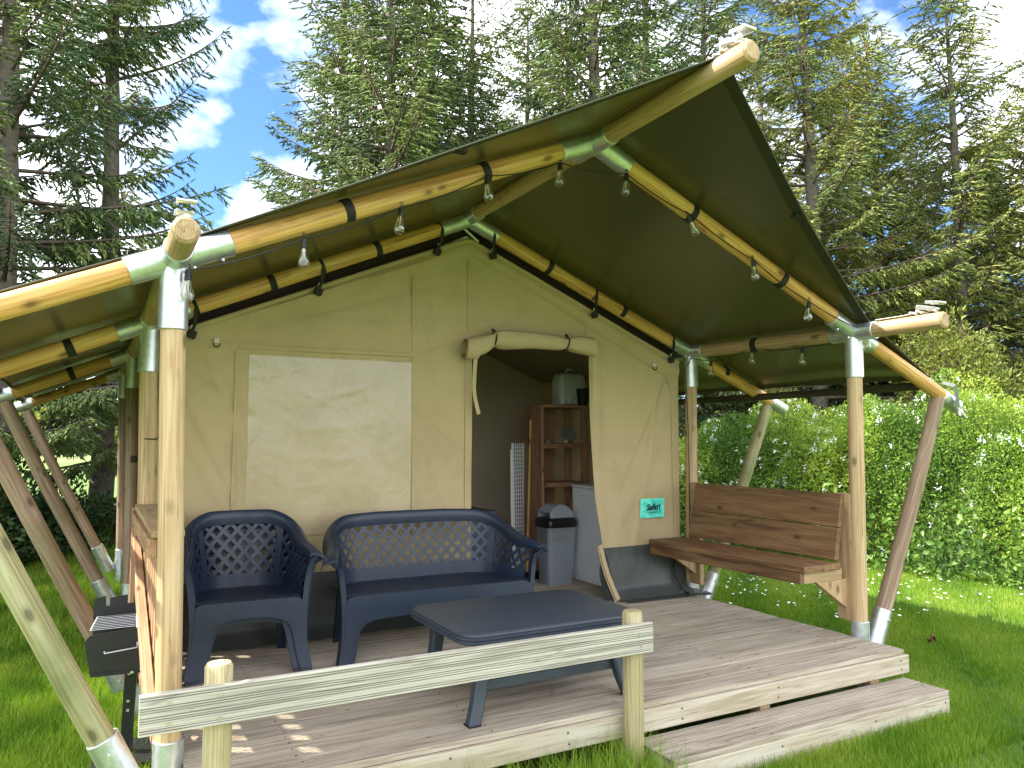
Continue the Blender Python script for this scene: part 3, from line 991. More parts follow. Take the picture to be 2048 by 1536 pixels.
# ------------------------------------------------------------------ sticker on the wall
sg = thing('sign', 'small teal leaf print sticker reading Safari on the sand canvas wall', 'sign', (3.80, 1.64, 1.04))
def sp(x, z, o):   # x,z in 0..1 on the sign
    X_ = 3.678 + (x * .247) + (1 - z) * -.008
    return (X_, YT + wall_dy(3.80, 1.04) - .024 - o, .965 + z * .155)
m_ = MB(); m_.prism([(0, 0), (1, 0), (1, 1), (0, 1)], 0, .003, lambda x, z, o: sp(x, z, o))
m_.obj('panel', M['mint'], sg, 0)
m_ = MB()
def frond(x0, z0, x1, z1, nl, ll, side=1):
    dx, dz = x1 - x0, z1 - z0
    ln = math.hypot(dx, dz); dx /= ln; dz /= ln
    nx_, nz_ = -dz, dx
    for k in range(nl):
        t_ = (k + .5) / nl
        for sd in (-1, 1):
            bx, bz = x0 + dx * ln * t_, z0 + dz * ln * t_
            ex, ez = bx + (dx * .35 + nx_ * sd) * ll, bz + (dz * .35 + nz_ * sd) * ll
            ww = ln / nl * .33
            q = [(bx, bz), (bx + (ex - bx) * .5 + dx * ww, bz + (ez - bz) * .5 + dz * ww), (ex, ez), (bx + (ex - bx) * .5 - dx * ww, bz + (ez - bz) * .5 - dz * ww)]
            q = [(min(.985, max(.015, a_)), min(.985, max(.015, b_))) for a_, b_ in q]
            if abs(sum(q[i][0] * q[(i + 1) % 4][1] - q[(i + 1) % 4][0] * q[i][1] for i in range(4))) > .004:
                m_.prism(q, .0035, .0045, lambda x, z, o: sp(x, z, o))
frond(.02, .32, .40, .02, 6, .30)
frond(.18, .98, .62, .55, 8, .36)
frond(.55, .98, .98, .45, 8, .36)
frond(.98, .10, .55, .10, 6, .30)
m_.obj('leaf_print', M['teal'], sg, 0)
def text(name, body, loc, size, mat, parent, bold=.0, shear=0.):
    cu = bpy.data.curves.new(name, 'FONT')
    cu.body = body; cu.size = size; cu.align_x = 'CENTER'; cu.offset = bold; cu.extrude = .0004; cu.shear = shear
    o = bpy.data.objects.new(name, cu); COL.objects.link(o)
    me = bpy.data.meshes.new_from_object(o.evaluated_get(bpy.context.evaluated_depsgraph_get()))
    COL.objects.unlink(o); bpy.data.objects.remove(o)
    me.materials.clear(); me.materials.append(mat)
    q = bpy.data.objects.new(name, me); COL.objects.link(q)
    q.parent = parent
    off = parent.get('_off') or (0, 0, 0)
    q.location = Vector(loc) - Vector(off)
    q.rotation_euler = (R(90), R(-2), 0)
    return q
bpy.context.view_layer.update()
ys_ = YT + wall_dy(3.80, 1.04) - .024 - .007
text('lettering', 'Safari', (3.803, ys_, 1.030), .066, M['navyink'], sg, .0022, .25)
text('lettering', 'LODGE TENT', (3.80, ys_, 1.003), .014, M['navyink'], sg, .0003)
m_ = MB()
m_.box((3.757, ys_, 1.021), (.05, .002, .0022)).box((3.84, ys_, 1.022), (.06, .002, .0022))
m_.obj('underline', M['navyink'], sg, 0)

# ------------------------------------------------------------------ deck
ZD = .33
deck = thing('timber_deck', 'grooved weathered timber decking platform under the tent porch with pale front board', 'deck', (2.1, 1, 0))
def grooved(m_, a, b, w, th, ng=9, gd=.006, up=(0, 0, 1), skip=()):
    """board along a->b with grooves on the 'up' face; a, b at the centre of the top face"""
    a, b = Vector(a), Vector(b)
    d = (b - a).normalized(); up = Vector(up); side = d.cross(up).normalized()
    prof = [(-w / 2, -th), (-w / 2, -.002), (-w / 2 + .002, 0)]
    p_ = (w - .012) / ng
    for k in range(ng):
        if k in skip: continue
        x = -w / 2 + .006 + p_ * k
        prof += [(x + p_ * .25, 0), (x + p_ * .32, -gd), (x + p_ * .68, -gd), (x + p_ * .75, 0)]
    prof += [(w / 2 - .002, 0), (w / 2, -.002), (w / 2, -th)]
    n = len(prof); o = (random.random() * 5, random.random() * 5, random.random() * 9)
    ln = (b - a).length
    V = [a + side * x + up * z for x, z in prof] + [b + side * x + up * z for x, z in prof]
    T = [(x + o[0], z + o[1], o[2]) for x, z in prof] + [(x + o[0], z + o[1], o[2] + ln) for x, z in prof]
    F = [(i, i + 1, n + i + 1, n + i) for i in range(n - 1)] + [(n - 1, 0, n, 2 * n - 1)]
    F += [tuple(range(n))[::-1], tuple(range(n, 2 * n))]
    k0 = len(m_.v)
    for i, (x, z) in enumerate(prof):
        if 2 < i < n - 3 and z < -gd * .5:
            m_.g[k0 + i] = 0.; m_.g[k0 + n + i] = 0.
    m_.add(V, F, T)
y = -.345; k = 0
bw = .140
while y < 4.4:
    m_ = MB()
    x0 = .085 + .004 * math.sin(k * 3); x1 = 4.115 + .006 * math.sin(k * 5)
    grooved(m_, (x0, y + bw / 2, ZD + .0006 * math.sin(k * 7)), (x1, y + bw / 2, ZD + .0006 * math.cos(k * 4)), bw, .027)
    m_.obj('deck_board', M['deck'], deck, 30)
    y += bw + .0045; k += 1
m_ = MB()
yy = -.345 + bw / 2
while yy < 1.6:
    for xx in (.50, 1.31, 2.11, 3.01, 3.90):
        for dy in (-.038, .036):
            q = (xx + .006 * math.sin(yy * 31 + dy * 90), yy + dy, ZD)
            m_.tube([(q[0], q[1], ZD - .003), (q[0], q[1], ZD + .0014)], .0045, 8)
    yy += bw + .0045
m_.obj('screws', M['hole'], deck, 35, kind='stuff')
fa = MB().box((2.10, -.356, ZD - .029 - .052), (4.06, .026, .104), None, .003).obj('front_board', M['fascia'], deck)
for x in (.14, .62, 1.1, 1.68, 2.35, 3.02, 4.05):
    for dz in (.025, .075):
        MB().tube([(x + .01 * math.sin(x * 9 + dz * 50), -.368, ZD - .03 - dz), (x + .01 * math.sin(x * 9 + dz * 50), -.3705, ZD - .03 - dz)], .0055, 8).obj('screw', M['hole'], fa)
for xx in (.098, 4.10):
    MB().box((xx, 1.95, ZD - .029 - .052), (.028, 4.58, .104), None, .003).obj('side_board', M['fascia'], deck)
for yy in (-.30, .8, 1.9, 3.0):
    for xx in (.45, 1.25, 2.05, 2.95, 3.85):
        MB().box((xx, yy, .08), (.075, .075, .22), None, .003, 2).obj('deck_leg', M['bracket'], deck)
for xx in (.45, 1.25, 2.05, 2.95, 3.85):
    MB().box((xx + .06, 1.95, ZD - .09), (.045, 4.5, .12), None, .003).obj('joist', M['bracket'], deck)

step = thing('step', 'low timber step with two grooved boards on the grass in front of the deck', 'step', (3.08, -.5, 0))
for k, yy in enumerate((-.417, -.561)):
    m_ = MB(); grooved(m_, (2.068, yy, .168), (4.098, yy, .168), .140, .027)
    m_.obj('deck_board', M['deck'], step, 30)
sf = MB().box((3.085, -.624, .168 - .029 - .06), (2.02, .026, .12), None, .003).obj('front_board', M['fascia'], step)
for x in (2.2, 2.75, 3.45, 4.06):
    for dz in (.03, .09):
        MB().tube([(x + .008 * math.sin(x * 9), -.636, .139 - dz), (x + .008 * math.sin(x * 9), -.6385, .139 - dz)], .0055, 8).obj('screw', M['hole'], sf)
for xx in (2.085, 4.082):
    MB().box((xx, -.487, .168 - .029 - .06), (.028, .242, .12), None, .003).obj('side_board', M['fascia'], step)
for xx in (2.6, 3.3):
    MB().box((xx, -.487, .07), (.045, .240, .12), None, .003).obj('joist', M['bracket'], step)

# ------------------------------------------------------------------ low front rail
rail = thing('low_rail', 'low rail of one grooved plank on two round stump posts before the deck', 'railing', (1, -.45, 0))
m_ = MB(); grooved(m_, (-.107, -.506, .685), (2.062, -.506, .687), .134, .027, 15, .0022, (0, -1, 0), (2, 3, 7, 11, 12))
rp_ = m_.obj('plank', M['rail'], rail, 30)
for (x, dz) in ((-.015, .035), (-.015, -.035), (.15, .035), (.15, -.045), (1.985, .02), (1.99, -.03)):
    MB().tube([(x, -.506, .686 + dz), (x, -.5095, .686 + dz)], .007, 10).obj('screw', M['screwm'], rp_)
for x, zt_ in ((.152, .812), (1.998, .802)):
    m_ = MB()
    m_.tube([(x, -.43, -.1), (x, -.43, .3), (x + .002, -.43, .6), (x + .002, -.43, zt_ - .012), (x + .002, -.43, zt_)], [.049, .049, .048, .048, .040], 24, True, False, .03)
    m_.obj('round_post', M['stump'], rail)

# ------------------------------------------------------------------ side balustrade on the left
bal = thing('balustrade', 'slatted timber side panel with flat cap rail between the left porch posts', 'railing', (0, .8, .3))
MB().box((.015, .82, 1.222), (.125, 1.48, .030), None, .003, 1).obj('cap_rail', M['bracket'], bal)
for z in (.76, .40):
    MB().box((.032, .82, z), (.040, 1.46, .075), None, .003, 1).obj('side_rail', M['slat'], bal)
MB().box((-.045, .82, 1.165), (.038, 1.46, .075), None, .003, 1).obj('side_rail', M['slat'], bal)
k = 0
yy = .09
while yy < 1.56:
    MB().box((.0, yy, .745), (.020, .076, .90), None, .002, 2).obj('slat', M['slat'], bal)
    yy += .145
MB().plank((-.038, 1.52, 1.02), (-.038, .03, .53), .040, .085, (0, 0, 1), .003).obj('diagonal_rail', M['slat'], bal)
MB().box((-.04, 1.55, .72), (.045, .05, 1.0), None, .003, 2).obj('end_post', M['slat'], bal)

# ------------------------------------------------------------------ wall bench on the right
be = thing('wall_bench', 'dark stained timber bench hung between the two right porch posts', 'bench', (4, .8, .4))
def bp_(x0, z0, x1, z1, y0, y1, th, name, mat):
    """board whose width runs (x0,z0)->(x1,z1) and length along y"""
    m_ = MB()
    a = Vector(((x0 + x1) / 2, y0, (z0 + z1) / 2)); b = Vector(((x0 + x1) / 2, y1, (z0 + z1) / 2))
    d = Vector((x1 - x0, 0, z1 - z0)); w = d.length
    nrm = Vector((-d.z, 0, d.x)).normalized()
    m_.plank(a, b, w, th, nrm, .004)
    return m_.obj(name, M[mat], be)
bp_(4.035, .815, 4.075, 1.022, .055, 1.47, .036, 'back_plank', 'bench')
bp_(4.076, 1.026, 4.118, 1.245, .055, 1.47, .036, 'back_plank', 'bench')
bp_(3.68, .785, 4.02, .785, .012, 1.56, .040, 'seat_plank', 'bench')
MB().box((3.705, .80, .728), (.038, 1.50, .072), None, .004, 1).obj('front_rail', M['bench'], be)
for yy in (.075, 1.515):
    MB().box((4.145, yy, .835), (.038, .12, .83), None, .004, 2).obj('upright', M['bracket'], be)
    MB().box((3.90, yy, .728), (.36, .045, .072), None, .003, 0).obj('seat_bearer', M['bracket'], be)
    m_ = MB(); m_.prism([(3.84, .69), (4.125, .69), (4.125, .50)], yy - .018, yy + .018, lambda x, z, y_: (x, y_, z))
    m_.obj('gusset', M['bracket'], be, 20)

# ------------------------------------------------------------------ string lights
sl = thing('string_lights', 'black string light cable with clear teardrop bulbs under the porch rafters', 'string lights', (2.1, 0, 2.3))
BULBS = [(.045, -.075, 2.262), (.514, -.06, 2.455), (.96, -.06, 2.660), (1.415, -.06, 2.885), (1.867, -.02, 3.045), (2.29, -.04, 3.05), (2.741, -.055, 2.875), (3.236, -.055, 2.665), (3.703, -.06, 2.447), (4.245, -.08, 2.285),
         (4.17, .402, 2.225), (4.17, .882, 2.275), (4.20, 1.366, 2.215), (.06, .95, 2.235), (.07, 1.30, 2.235)]
def bulb(p, tilt=0., az=0.):
    prof = [(.0, .0), (.006, -.001), (.0115, -.003), (.0125, -.012), (.016, -.030), (.0215, -.048), (.0235, -.060), (.0205, -.072), (.012, -.081), (.0, -.084)]
    m_ = MB()
    rot = Matrix.Rotation(az, 3, 'Z') @ Matrix.Rotation(tilt, 3, 'Y')
    prof = [(a_ * 1.15, b_ * 1.12) for a_, b_ in prof]
    n = 16; V = []; F = []
    for r_, z_ in prof[1:-1]:
        for k in range(n):
            a_ = 2 * math.pi * k / n
            V.append(Vector(p) + rot @ Vector((math.cos(a_) * r_, math.sin(a_) * r_, z_)))
    m = len(prof) - 2
    for i in range(m - 1):
        for k in range(n):
            F.append((i * n + k, (i + 1) * n + k, (i + 1) * n + (k + 1) % n, i * n + (k + 1) % n))
    F.append(tuple(range((m - 1) * n, m * n))[::-1])
    m_.add(V, F)
    b_ = m_.obj('bulb', M['glass'], sl, 80)
    pv = lambda z_: Vector(p) + rot @ Vector((0, 0, z_))
    c_ = MB().tube([pv(.040), pv(.034), pv(.012), pv(.008), pv(-.004)], [.007, .012, .0135, .015, .014], 14)
    c_.tube([pv(.055) + Vector((.008 * math.cos(a_), 0, .008 * math.sin(a_))) for a_ in np.linspace(0, 2 * math.pi, 11)[:-1]], .0022, 6, closed=True)
    c_.obj('bulb_holder', M['cordm'], b_)
    MB().tube([pv(-.004), pv(-.028), pv(-.05)], [.004, .003, .0012], 8).obj('filament', M['rope'], b_)
tl = [0, 0, .08, -.12, .05, .08, -.55, -.15, .15, .3, .05, 0, 0, 0, 0]
for p, t_ in zip(BULBS, tl):
    bulb(p, t_)
BULB_LOW = (.075, 1.20, 1.70)
cab = []
def sagline(a, b, n=6, s=.03):
    a, b = Vector(a), Vector(b)
    return [a.lerp(b, i / n) - Vector((0, 0, s * 4 * (i / n) * (1 - i / n))) for i in range(n)]
tops = [Vector(p) + Vector((0, 0, .038)) for p in BULBS]
seq = [tops[14] + Vector((0, .3, .05)), tops[14], tops[13], tops[0]] + tops[1:13]
for a_, b_ in zip(seq[:-1], seq[1:]):
    cab += sagline(a_, b_, 6, .018)
cab.append(seq[-1]); cab.append(seq[-1] + Vector((-.05, .2, .04)))
MB().tube(cab, .0035, 6).obj('cable', M['cordm'], sl)
MB().tube([Vector((.06, 1.5, 2.28)), Vector((.085, 1.53, 2.0)), Vector((.083, 1.535, 1.6)), Vector((.080, 1.54, 1.2))], .003, 6).obj('cable', M['cordm'], sl)
MB().tube([(.03 + .058 * math.cos(a_), 1.61 + .058 * math.sin(a_), 1.62 + .006 * math.sin(a_)) for a_ in np.linspace(0, 2 * math.pi, 17)[:-1]], .0035, 6, closed=True).obj('cable_tie', M['cordm'], sl)
MB().tube([(4.165, 1.56, 2.3), (4.11, 1.58, 2.2), (4.108, 1.55, 1.7), (4.11, 1.55, 1.3), (4.11, 1.56, .5)], .004, 6).obj('cable', M['cordm'], sl)

# ------------------------------------------------------------------ moulded garden seats
def moulded_seat(name, label, cat, loc, rotz, Wd, group=None, dz=0., back_h=.78, arm_h=.62, div=None):
    """monobloc seat with lattice back; Wd: overall width at the arm tips; front faces -Y"""
    t = thing(name, label, cat, loc, group, local=True)
    t.rotation_euler = (0, 0, rotz)
    hw = Wd / 2
    yb, yf = .29, -.27
    rc = .27 if Wd > .9 else .225               # plan corner radius of the rim
    # plan curve of the rim, from the left arm tip round the back to the right arm tip
    ins = .055 if Wd > .9 else .030
    pl_ = []
    for k in range(13):
        f = k / 12
        pl_.append((-hw + ins * math.sin(f * math.pi / 2) - .02 * (1 - f) , yf + (yb - rc - yf) * f))
    x_in = -hw + ins
    cx_, cy_ = x_in + rc, yb - rc
    for k in range(1, 13):
        a_ = math.pi - (math.pi / 2) * k / 12
        pl_.append((cx_ + rc * math.cos(a_), cy_ + rc * math.sin(a_)))
    nb = max(4, int((2 * (hw - ins - rc)) / .05) + 3)
    for k in range(1, nb):
        pl_.append((cx_ + (-2 * cx_) * k / nb, yb + .012 * math.sin(math.pi * k / nb)))
    pl_ += [(-x, y) for x, y in pl_[:25][::-1]]
    P = np.array(pl_)
    s_ = np.concatenate([[0], np.cumsum(np.hypot(*np.diff(P, axis=0).T))])
    SL_ = s_[-1]
    def plan(s):
        return np.array([np.interp(s, s_, P[:, 0]), np.interp(s, s_, P[:, 1])])
    def rimz(s):
        q = min(s, SL_ - s)                  # distance from the nearest arm tip
        f = min(1, max(0, (q - .12) / (.50)))
        f = f * f * (3 - 2 * f)
        c = 1 - abs(s / SL_ - .5) * 2
        return arm_h - .03 * (1 - min(1, q / .12)) ** 2 + (back_h - .035 - arm_h) * f + .035 * min(1, c * 1.3) * f
    SH = .385
    def base(s):                             # lower outline, at seat level
        x, y = plan(s)
        k = .84 if Wd < .9 else .90
        return np.array([x * k, y * .80 - .0])
    def surf(s, z):
        zb = SH; zt = rimz(s)
        v = min(1, max(0, (z - zb) / (zt - zb)))
        a_ = base(s); b_ = plan(s)
        q = a_ + (b_ - a_) * (v ** 1.25)
        return Vector((q[0], q[1], z))
    def nrm(s, z):
        d1 = surf(min(SL_, s + .01), z) - surf(max(0, s - .01), z)
        d2 = surf(s, z + .01) - surf(s, z - .01)
        return d1.cross(d2).normalized()
    # rim
    m_ = MB()
    prof = [(-.030, -.030), (-.036, -.012), (-.034, .004), (-.026, .012), (-.020, .0105), (-.014, .016), (-.008, .0145), (-.002, .0185), (.004, .0165), (.010, .0165), (.016, .013), (.024, .009), (.032, -.004), (.036, -.022), (.031, -.022), (.024, -.004), (-.022, .002), (-.028, -.012), (-.026, -.030)]
    n = len(prof); V = []; F = []
    ns = 72
    for i in range(ns + 1):
        s = SL_ * i / ns
        p = plan(s); d = plan(min(SL_, s + .004)) - plan(max(0, s - .004)); d = d / np.hypot(*d)
        out_ = np.array([-d[1], d[0]])
        out_ = out_ if np.dot(out_, p - np.array([0, -.1])) > 0 else -out_
        q = min(s, SL_ - s)
        tipf = max(0, 1 - q / .20); wd = 1.0 + .22 * tipf
        z = rimz(s)
        for a_, b_ in prof:
            V.append((p[0] + out_[0] * (a_ * 1.15 * wd + .014), p[1] + out_[1] * (a_ * 1.15 * wd + .014), z + b_ * (1.9 - 1.0 * tipf) - (.35 * (a_ * wd) if True else 0)))
    for i in range(ns):
        for k in range(n):
            F.append((i * n + k, i * n + (k + 1) % n, (i + 1) * n + (k + 1) % n, (i + 1) * n + k))
    F.append(tuple(range(n))[::-1]); F.append(tuple(ns * n + k for k in range(n)))
    m_.add(V, F)
    m_.obj('rim', M['plastic'], t, 40)
    # lattice panels: left arm, back, right arm
    s_c1 = s_[12] + .17; s_c2 = SL_ - s_c1
    panels = [(.05, s_c1 - .018), (s_c1 + .018, s_c2 - .018), (s_c2 + .018, SL_ - .05)]
    pitch, bw_, bt = .086, .0215, .006
    for pi_, (sa, sb) in enumerate(panels):
        m_ = MB()
        zlo = SH + (.055 if pi_ == 1 else .035)
        for sgn in (-1, 1):
            s0 = sa - .55
            while s0 < sb + .55:
                run = []
                z = zlo
                while z < .80:
                    s = s0 + sgn * (z - zlo)
                    if sa <= s <= sb and z <= rimz(s) - .012:
                        run.append((s, z))
                    else:
                        if len(run) > 1: break
                        run = []
                    z += .012
                if len(run) > 1:
                    V = []; F = []
                    for (s, z) in run:
                        p = surf(s, z); nn = nrm(s, z)
                        e1 = (surf(min(SL_, s + .005), z + sgn * .005) - surf(s, z)).normalized()
                        w_ = nn.cross(e1).normalized()
                        off = nn * (.0012 * sgn)
                        for a_, b_ in ((-1, -1), (1, -1), (1, 1), (-1, 1)):
                            V.append(p + off + w_ * (a_ * bw_ / 2) + nn * (b_ * bt / 2))
                    L_ = len(run)
                    for i in range(L_ - 1):
                        for k in range(4):
                            F.append((i * 4 + k, i * 4 + (k + 1) % 4, (i + 1) * 4 + (k + 1) % 4, (i + 1) * 4 + k))
                    m_.add(V, F)
                s0 += pitch
        # solid band below the lattice and a thin border
        def band_(z0, z1, sa=sa, sb=sb):
            k_ = max(6, int((sb - sa) / .03))
            V = []; F = []
            for i in range(k_ + 1):
                s = sa + (sb - sa) * i / k_
                nn = nrm(s, (z0 + z1) / 2)
                for z in (z0, z1):
                    for b_ in (-.004, .004):
                        V.append(surf(s, z) + nn * b_)
            for i in range(k_):
                a_ = i * 4; c_ = a_ + 4
                F.extend([(a_, c_, c_ + 2, a_ + 2), (a_ + 1, a_ + 3, c_ + 3, c_ + 1), (a_ + 2, c_ + 2, c_ + 3, a_ + 3), (a_, a_ + 1, c_ + 1, c_)])
            m_.add(V, F)
        band_(SH - .03, zlo + .006)
        m_.obj('lattice_panel', M['plastic'], t, 30)
    for s in (s_c1, s_c2):
        m_ = MB(); V = []; F = []
        for i in range(9):
            z = SH - .02 + (rimz(s) - SH) * i / 8
            nn = nrm(s, z); tg = nn.cross(Vector((0, 0, 1))).normalized()
            w_ = .024 - .004 * i / 8
            for a_, b_ in ((-1, -1), (1, -1), (1, 1), (-1, 1)):
                V.append(surf(s, z) + tg * a_ * w_ + nn * b_ * .007)
        for i in range(8):
            for k in range(4):
                F.append((i * 4 + k, i * 4 + (k + 1) % 4, i * 4 + 4 + (k + 1) % 4, i * 4 + 4 + k))
        m_.add(V, F); m_.obj('corner_rib', M['plastic'], t, 30)
    # seat
    sw = hw * (.80 if Wd < .9 else .88)
    def seatf(u, v):
        x = (-1 + 2 * u) * (sw + (.01 * (1 - v)))
        y = yf + .012 + v * (.225 + .27)
        z = SH - .010 * math.sin(math.pi * u) * math.sin(math.pi * min(1, v * 1.1)) - .018 * v
        z -= .016 * max(0, 1 - v / .08) ** 2 + .0012 * math.sin(v * 160) 
        if abs(x) < .055 and .70 < v < .86 and Wd > .9: z -= .012
        return (x, y, z)
    m_ = MB().sheet(seatf, 40 if Wd > .9 else 24, 60)
    m_.sheet(lambda u, v: (lambda q: (q[0], q[1], q[2] - .008))(seatf(u, v)), 8, 4, True)
    m_.obj('seat', M['plastic'], t, 50)
    # front apron with arch, and front legs
    ft = .018
    def apron(inset, yoff, nm):
        lx = sw + .012
        outer_r = [(lx - .004, SH - .006), (lx + .004, .26), (lx + .012, .15), (lx + .026, .06), (lx + .046, 0.)]
        xi = lx - .062; ad = -.012 if Wd < .9 else .03
        inner_r = [(xi + .052, 0.), (xi + .034, .06), (xi + .020, .14), (xi + .010, .19), (xi - .012, .232 - ad), (xi - .045, .252 - ad), (xi - .09, .262 - ad), (xi * .5, .272 - ad), (0, .276 - ad)]
        if inset:
            inner_r = [(x - inset * (1 if z > .2 else .9), z + (inset * .6 if z > .24 else 0)) for x, z in inner_r]
            inner_r[-1] = (0, inner_r[-1][1])
        m2 = MB()
        # triangulate as strips between a top line and the arch
        top = [(x, SH - .006) for x in np.linspace(0, lx - .004, 8)]
        arch = inner_r[::-1]
        def col(xs_, zt, zb):
            return xs_
        V = []; F = []
        npnt = 16
        def samp(pts, f):
            pts = np.array(pts); d = np.concatenate([[0], np.cumsum(np.hypot(*np.diff(pts, axis=0).T))]); d /= d[-1]
            return np.interp(f, d, pts[:, 0]), np.interp(f, d, pts[:, 1])
        outer = top + outer_r[1:]
        for sg_ in (-1, 1):
            V = []; F = []
            for i in range(npnt + 1):
                f = i / npnt
                ox, oz = samp(outer, f ** 1.0); ix, iz = samp(arch, f)
                fl = .030 * max(0, 1 - oz / .30) ** 2; fl2 = .030 * max(0, 1 - iz / .30) ** 2
                for (x, z, g_) in ((ox, oz, fl), (ix, iz, fl2)):
                    for y_ in (yf - yoff, yf - yoff + ft):
                        V.append((sg_ * x, y_ - g_, z))
            for i in range(npnt):
                a_ = i * 4; c_ = a_ + 4
                q = [(a_, a_ + 2, c_ + 2, c_), (a_ + 1, c_ + 1, c_ + 3, a_ + 3), (a_, c_, c_ + 1, a_ + 1), (a_ + 2, a_ + 3, c_ + 3, c_ + 2)]
                F += q if sg_ > 0 else [r[::-1] for r in q]
            F.append((npnt * 4, npnt * 4 + 1, npnt * 4 + 3, npnt * 4 + 2))
            m2.add(V, F)
        m2.obj(nm, M['plastic'], t, 35)
    apron(0, .010, 'front_apron')
    apron(.038, -.010, 'apron_lining')
    for sg_ in (-1, 1):
        # arm support that sweeps from the foot up to the arm tip
        m_ = MB(); V = []; F = []
        pts = [(sw + .046, .0, -.040, .05), (sw + .030, .07, -.024, .05), (sw + .020, .16, -.012, .048), (sw + .020, .27, -.008, .044), (sw + .026, .38, -.006, .040), (sw + .036, .47, -.006, .040), (sw + .050, .54, -.010, .044), (hw - .010, arm_h - .05, -.018, .05), (hw + .014, arm_h - .022, -.028, .06)]
        for i, (x, z, yo, wdt) in enumerate(pts):
            for (dx, dy) in ((-.012, 0), (.018, 0), (.022, .012), (.016, wdt + .02), (.004, wdt + .02), (-.002, .014)):
                V.append((sg_ * (x + dx), yf + yo + dy, z))
        for i in range(len(pts) - 1):
            for k in range(6):
                q = (i * 6 + k, i * 6 + (k + 1) % 6, i * 6 + 6 + (k + 1) % 6, i * 6 + 6 + k)
                F.append(q if sg_ > 0 else q[::-1])
        F.append(tuple(range(6))[::-1]); F.append(tuple(range((len(pts) - 1) * 6, len(pts) * 6)))
        m_.add(V, F); m_.obj('front_leg', M['plastic'], t, 40)
        # rear leg
        m_ = MB(); V = []; F = []
        for i in range(6):
            f = i / 5
            z = SH * (1 - f); x = sw * .86 + .02 * f; y = .19 + .045 * f * f
            for dx, dy in ((-.032, -.004), (-.032, .024), (.028, .024), (.028, -.032), (.020, -.032), (.020, -.004)):
                V.append((sg_ * (x + dx * (1 - .25 * f)), y + dy * (1 - .2 * f), z))
        for i in range(5):
            for k in range(6):
                q = (i * 6 + k, i * 6 + (k + 1) % 6, i * 6 + 6 + (k + 1) % 6, i * 6 + 6 + k)
                F.append(q[::-1] if sg_ > 0 else q)
        F.append(tuple(range(6))); F.append(tuple(range(30, 36))[::-1])
        m_.add(V, F); m_.obj('rear_leg', M['plastic'], t, 30)
    return t

def copy_tree(o, parent=None):
    c = o.copy(); COL.objects.link(c); c.parent = parent
    for ch in list(o.children):
        copy_tree(ch, c)
    return c
ch1 = moulded_seat('garden_chair', 'upper of two stacked navy plastic armchairs with lattice back, left of the sofa', 'chair', (.515, 1.235, ZD + .035), R(-3), .66, 'stacked garden chairs')
ch2 = copy_tree(ch1)
ch2['label'] = 'lower of two stacked navy plastic armchairs, nested underneath the upper one'
ch2.location = (.530, 1.285, ZD)
sofa = moulded_seat('garden_sofa', 'navy plastic two seater garden sofa with lattice back in front of the tent wall', 'sofa', (1.64, 1.235, ZD), R(-1.5), 1.33, None, 0, .765, .60)

# ------------------------------------------------------------------ low table
tb = thing('coffee_table', 'low dark grey plastic coffee table with rounded top and lower shelf on the deck', 'table', (1.70, .08, ZD), local=True)
TWx, TWy, TH = .50, .365, .415
def rrect(hx, hy, r, n=8):
    pts = []
    for sx, sy, a0 in ((1, 1, 0), (-1, 1, 90), (-1, -1, 180), (1, -1, 270)):
        for k in range(n + 1):
            a_ = R(a0 + 90 * k / n)
            pts.append((sx * (hx - r) + r * math.cos(a_), sy * (hy - r) + r * math.sin(a_)))
    return pts
m_ = MB()
layers = [(0, .0), (.0, -.0), (-.006, .004)]
zs = [(-.030, TH), (-.012, TH - .002), (-.004, TH - .008), (.000, TH - .014), (-.004, TH - .018), (.004, TH - .022), (.004, TH - .030), (-.001, TH - .034), (.007, TH - .038), (.007, TH - .046), (.0, TH - .052), (-.012, TH - .052)]
V = []; F = []; n = 36
for o_, z in zs:
    V += [(x, y, z) for x, y in rrect(TWx + o_, TWy + o_, .10 + o_)]
for i in range(len(zs) - 1):
    for k in range(n):
        F.append((i * n + (k + 1) % n, i * n + k, (i + 1) * n + k, (i + 1) * n + (k + 1) % n))
F.append(tuple(range(n))); F.append(tuple((len(zs) - 1) * n + k for k in range(n))[::-1])
m_.add(V, F)
top = m_.obj('table_top', M['table'], tb, 40)
for sx in (-1, 1):
    for sy in (-1, 1):
        m_ = MB(); V = []; F = []
        prf = [(0, TH - .05), (.0, .27), (.010, .18), (.030, .09), (.062, .0)]
        for i, (o_, z) in enumerate(prf):
            cx_, cy_ = sx * (.372 + o_), sy * (.262 + o_ * .55)
            w_ = .033 - .003 * i / 4
            V += [(cx_ + a_ * w_, cy_ + b_ * w_ * .9, z) for a_, b_ in ((-1, -.7), (-.7, -1), (.7, -1), (1, -.7), (1, .7), (.7, 1), (-.7, 1), (-1, .7))]
        for i in range(4):
            for k in range(8):
                F.append((i * 8 + (k + 1) % 8, i * 8 + k, i * 8 + 8 + k, i * 8 + 8 + (k + 1) % 8))
        F.append(tuple(range(8))); F.append(tuple(range(32, 40))[::-1])
        m_.add(V, F)
        lg = m_.obj('leg', M['table'], tb, 30)
        MB().box((sx * .434, sy * .296, .004), (.066, .06, .010), bev=.003).obj('foot', M['binlid'], lg)
sh = MB().box((0, 0, .165), (.74, .48, .014), bev=.003)
for sy in (-1, 1):
    sh.box((0, sy * .250, .152), (.735, .016, .045), bev=.003)
for sx in (-1, 1):
    sh.box((sx * .362, 0, .152), (.014, .50, .045), bev=.003)
sh.obj('shelf', M['table'], tb)

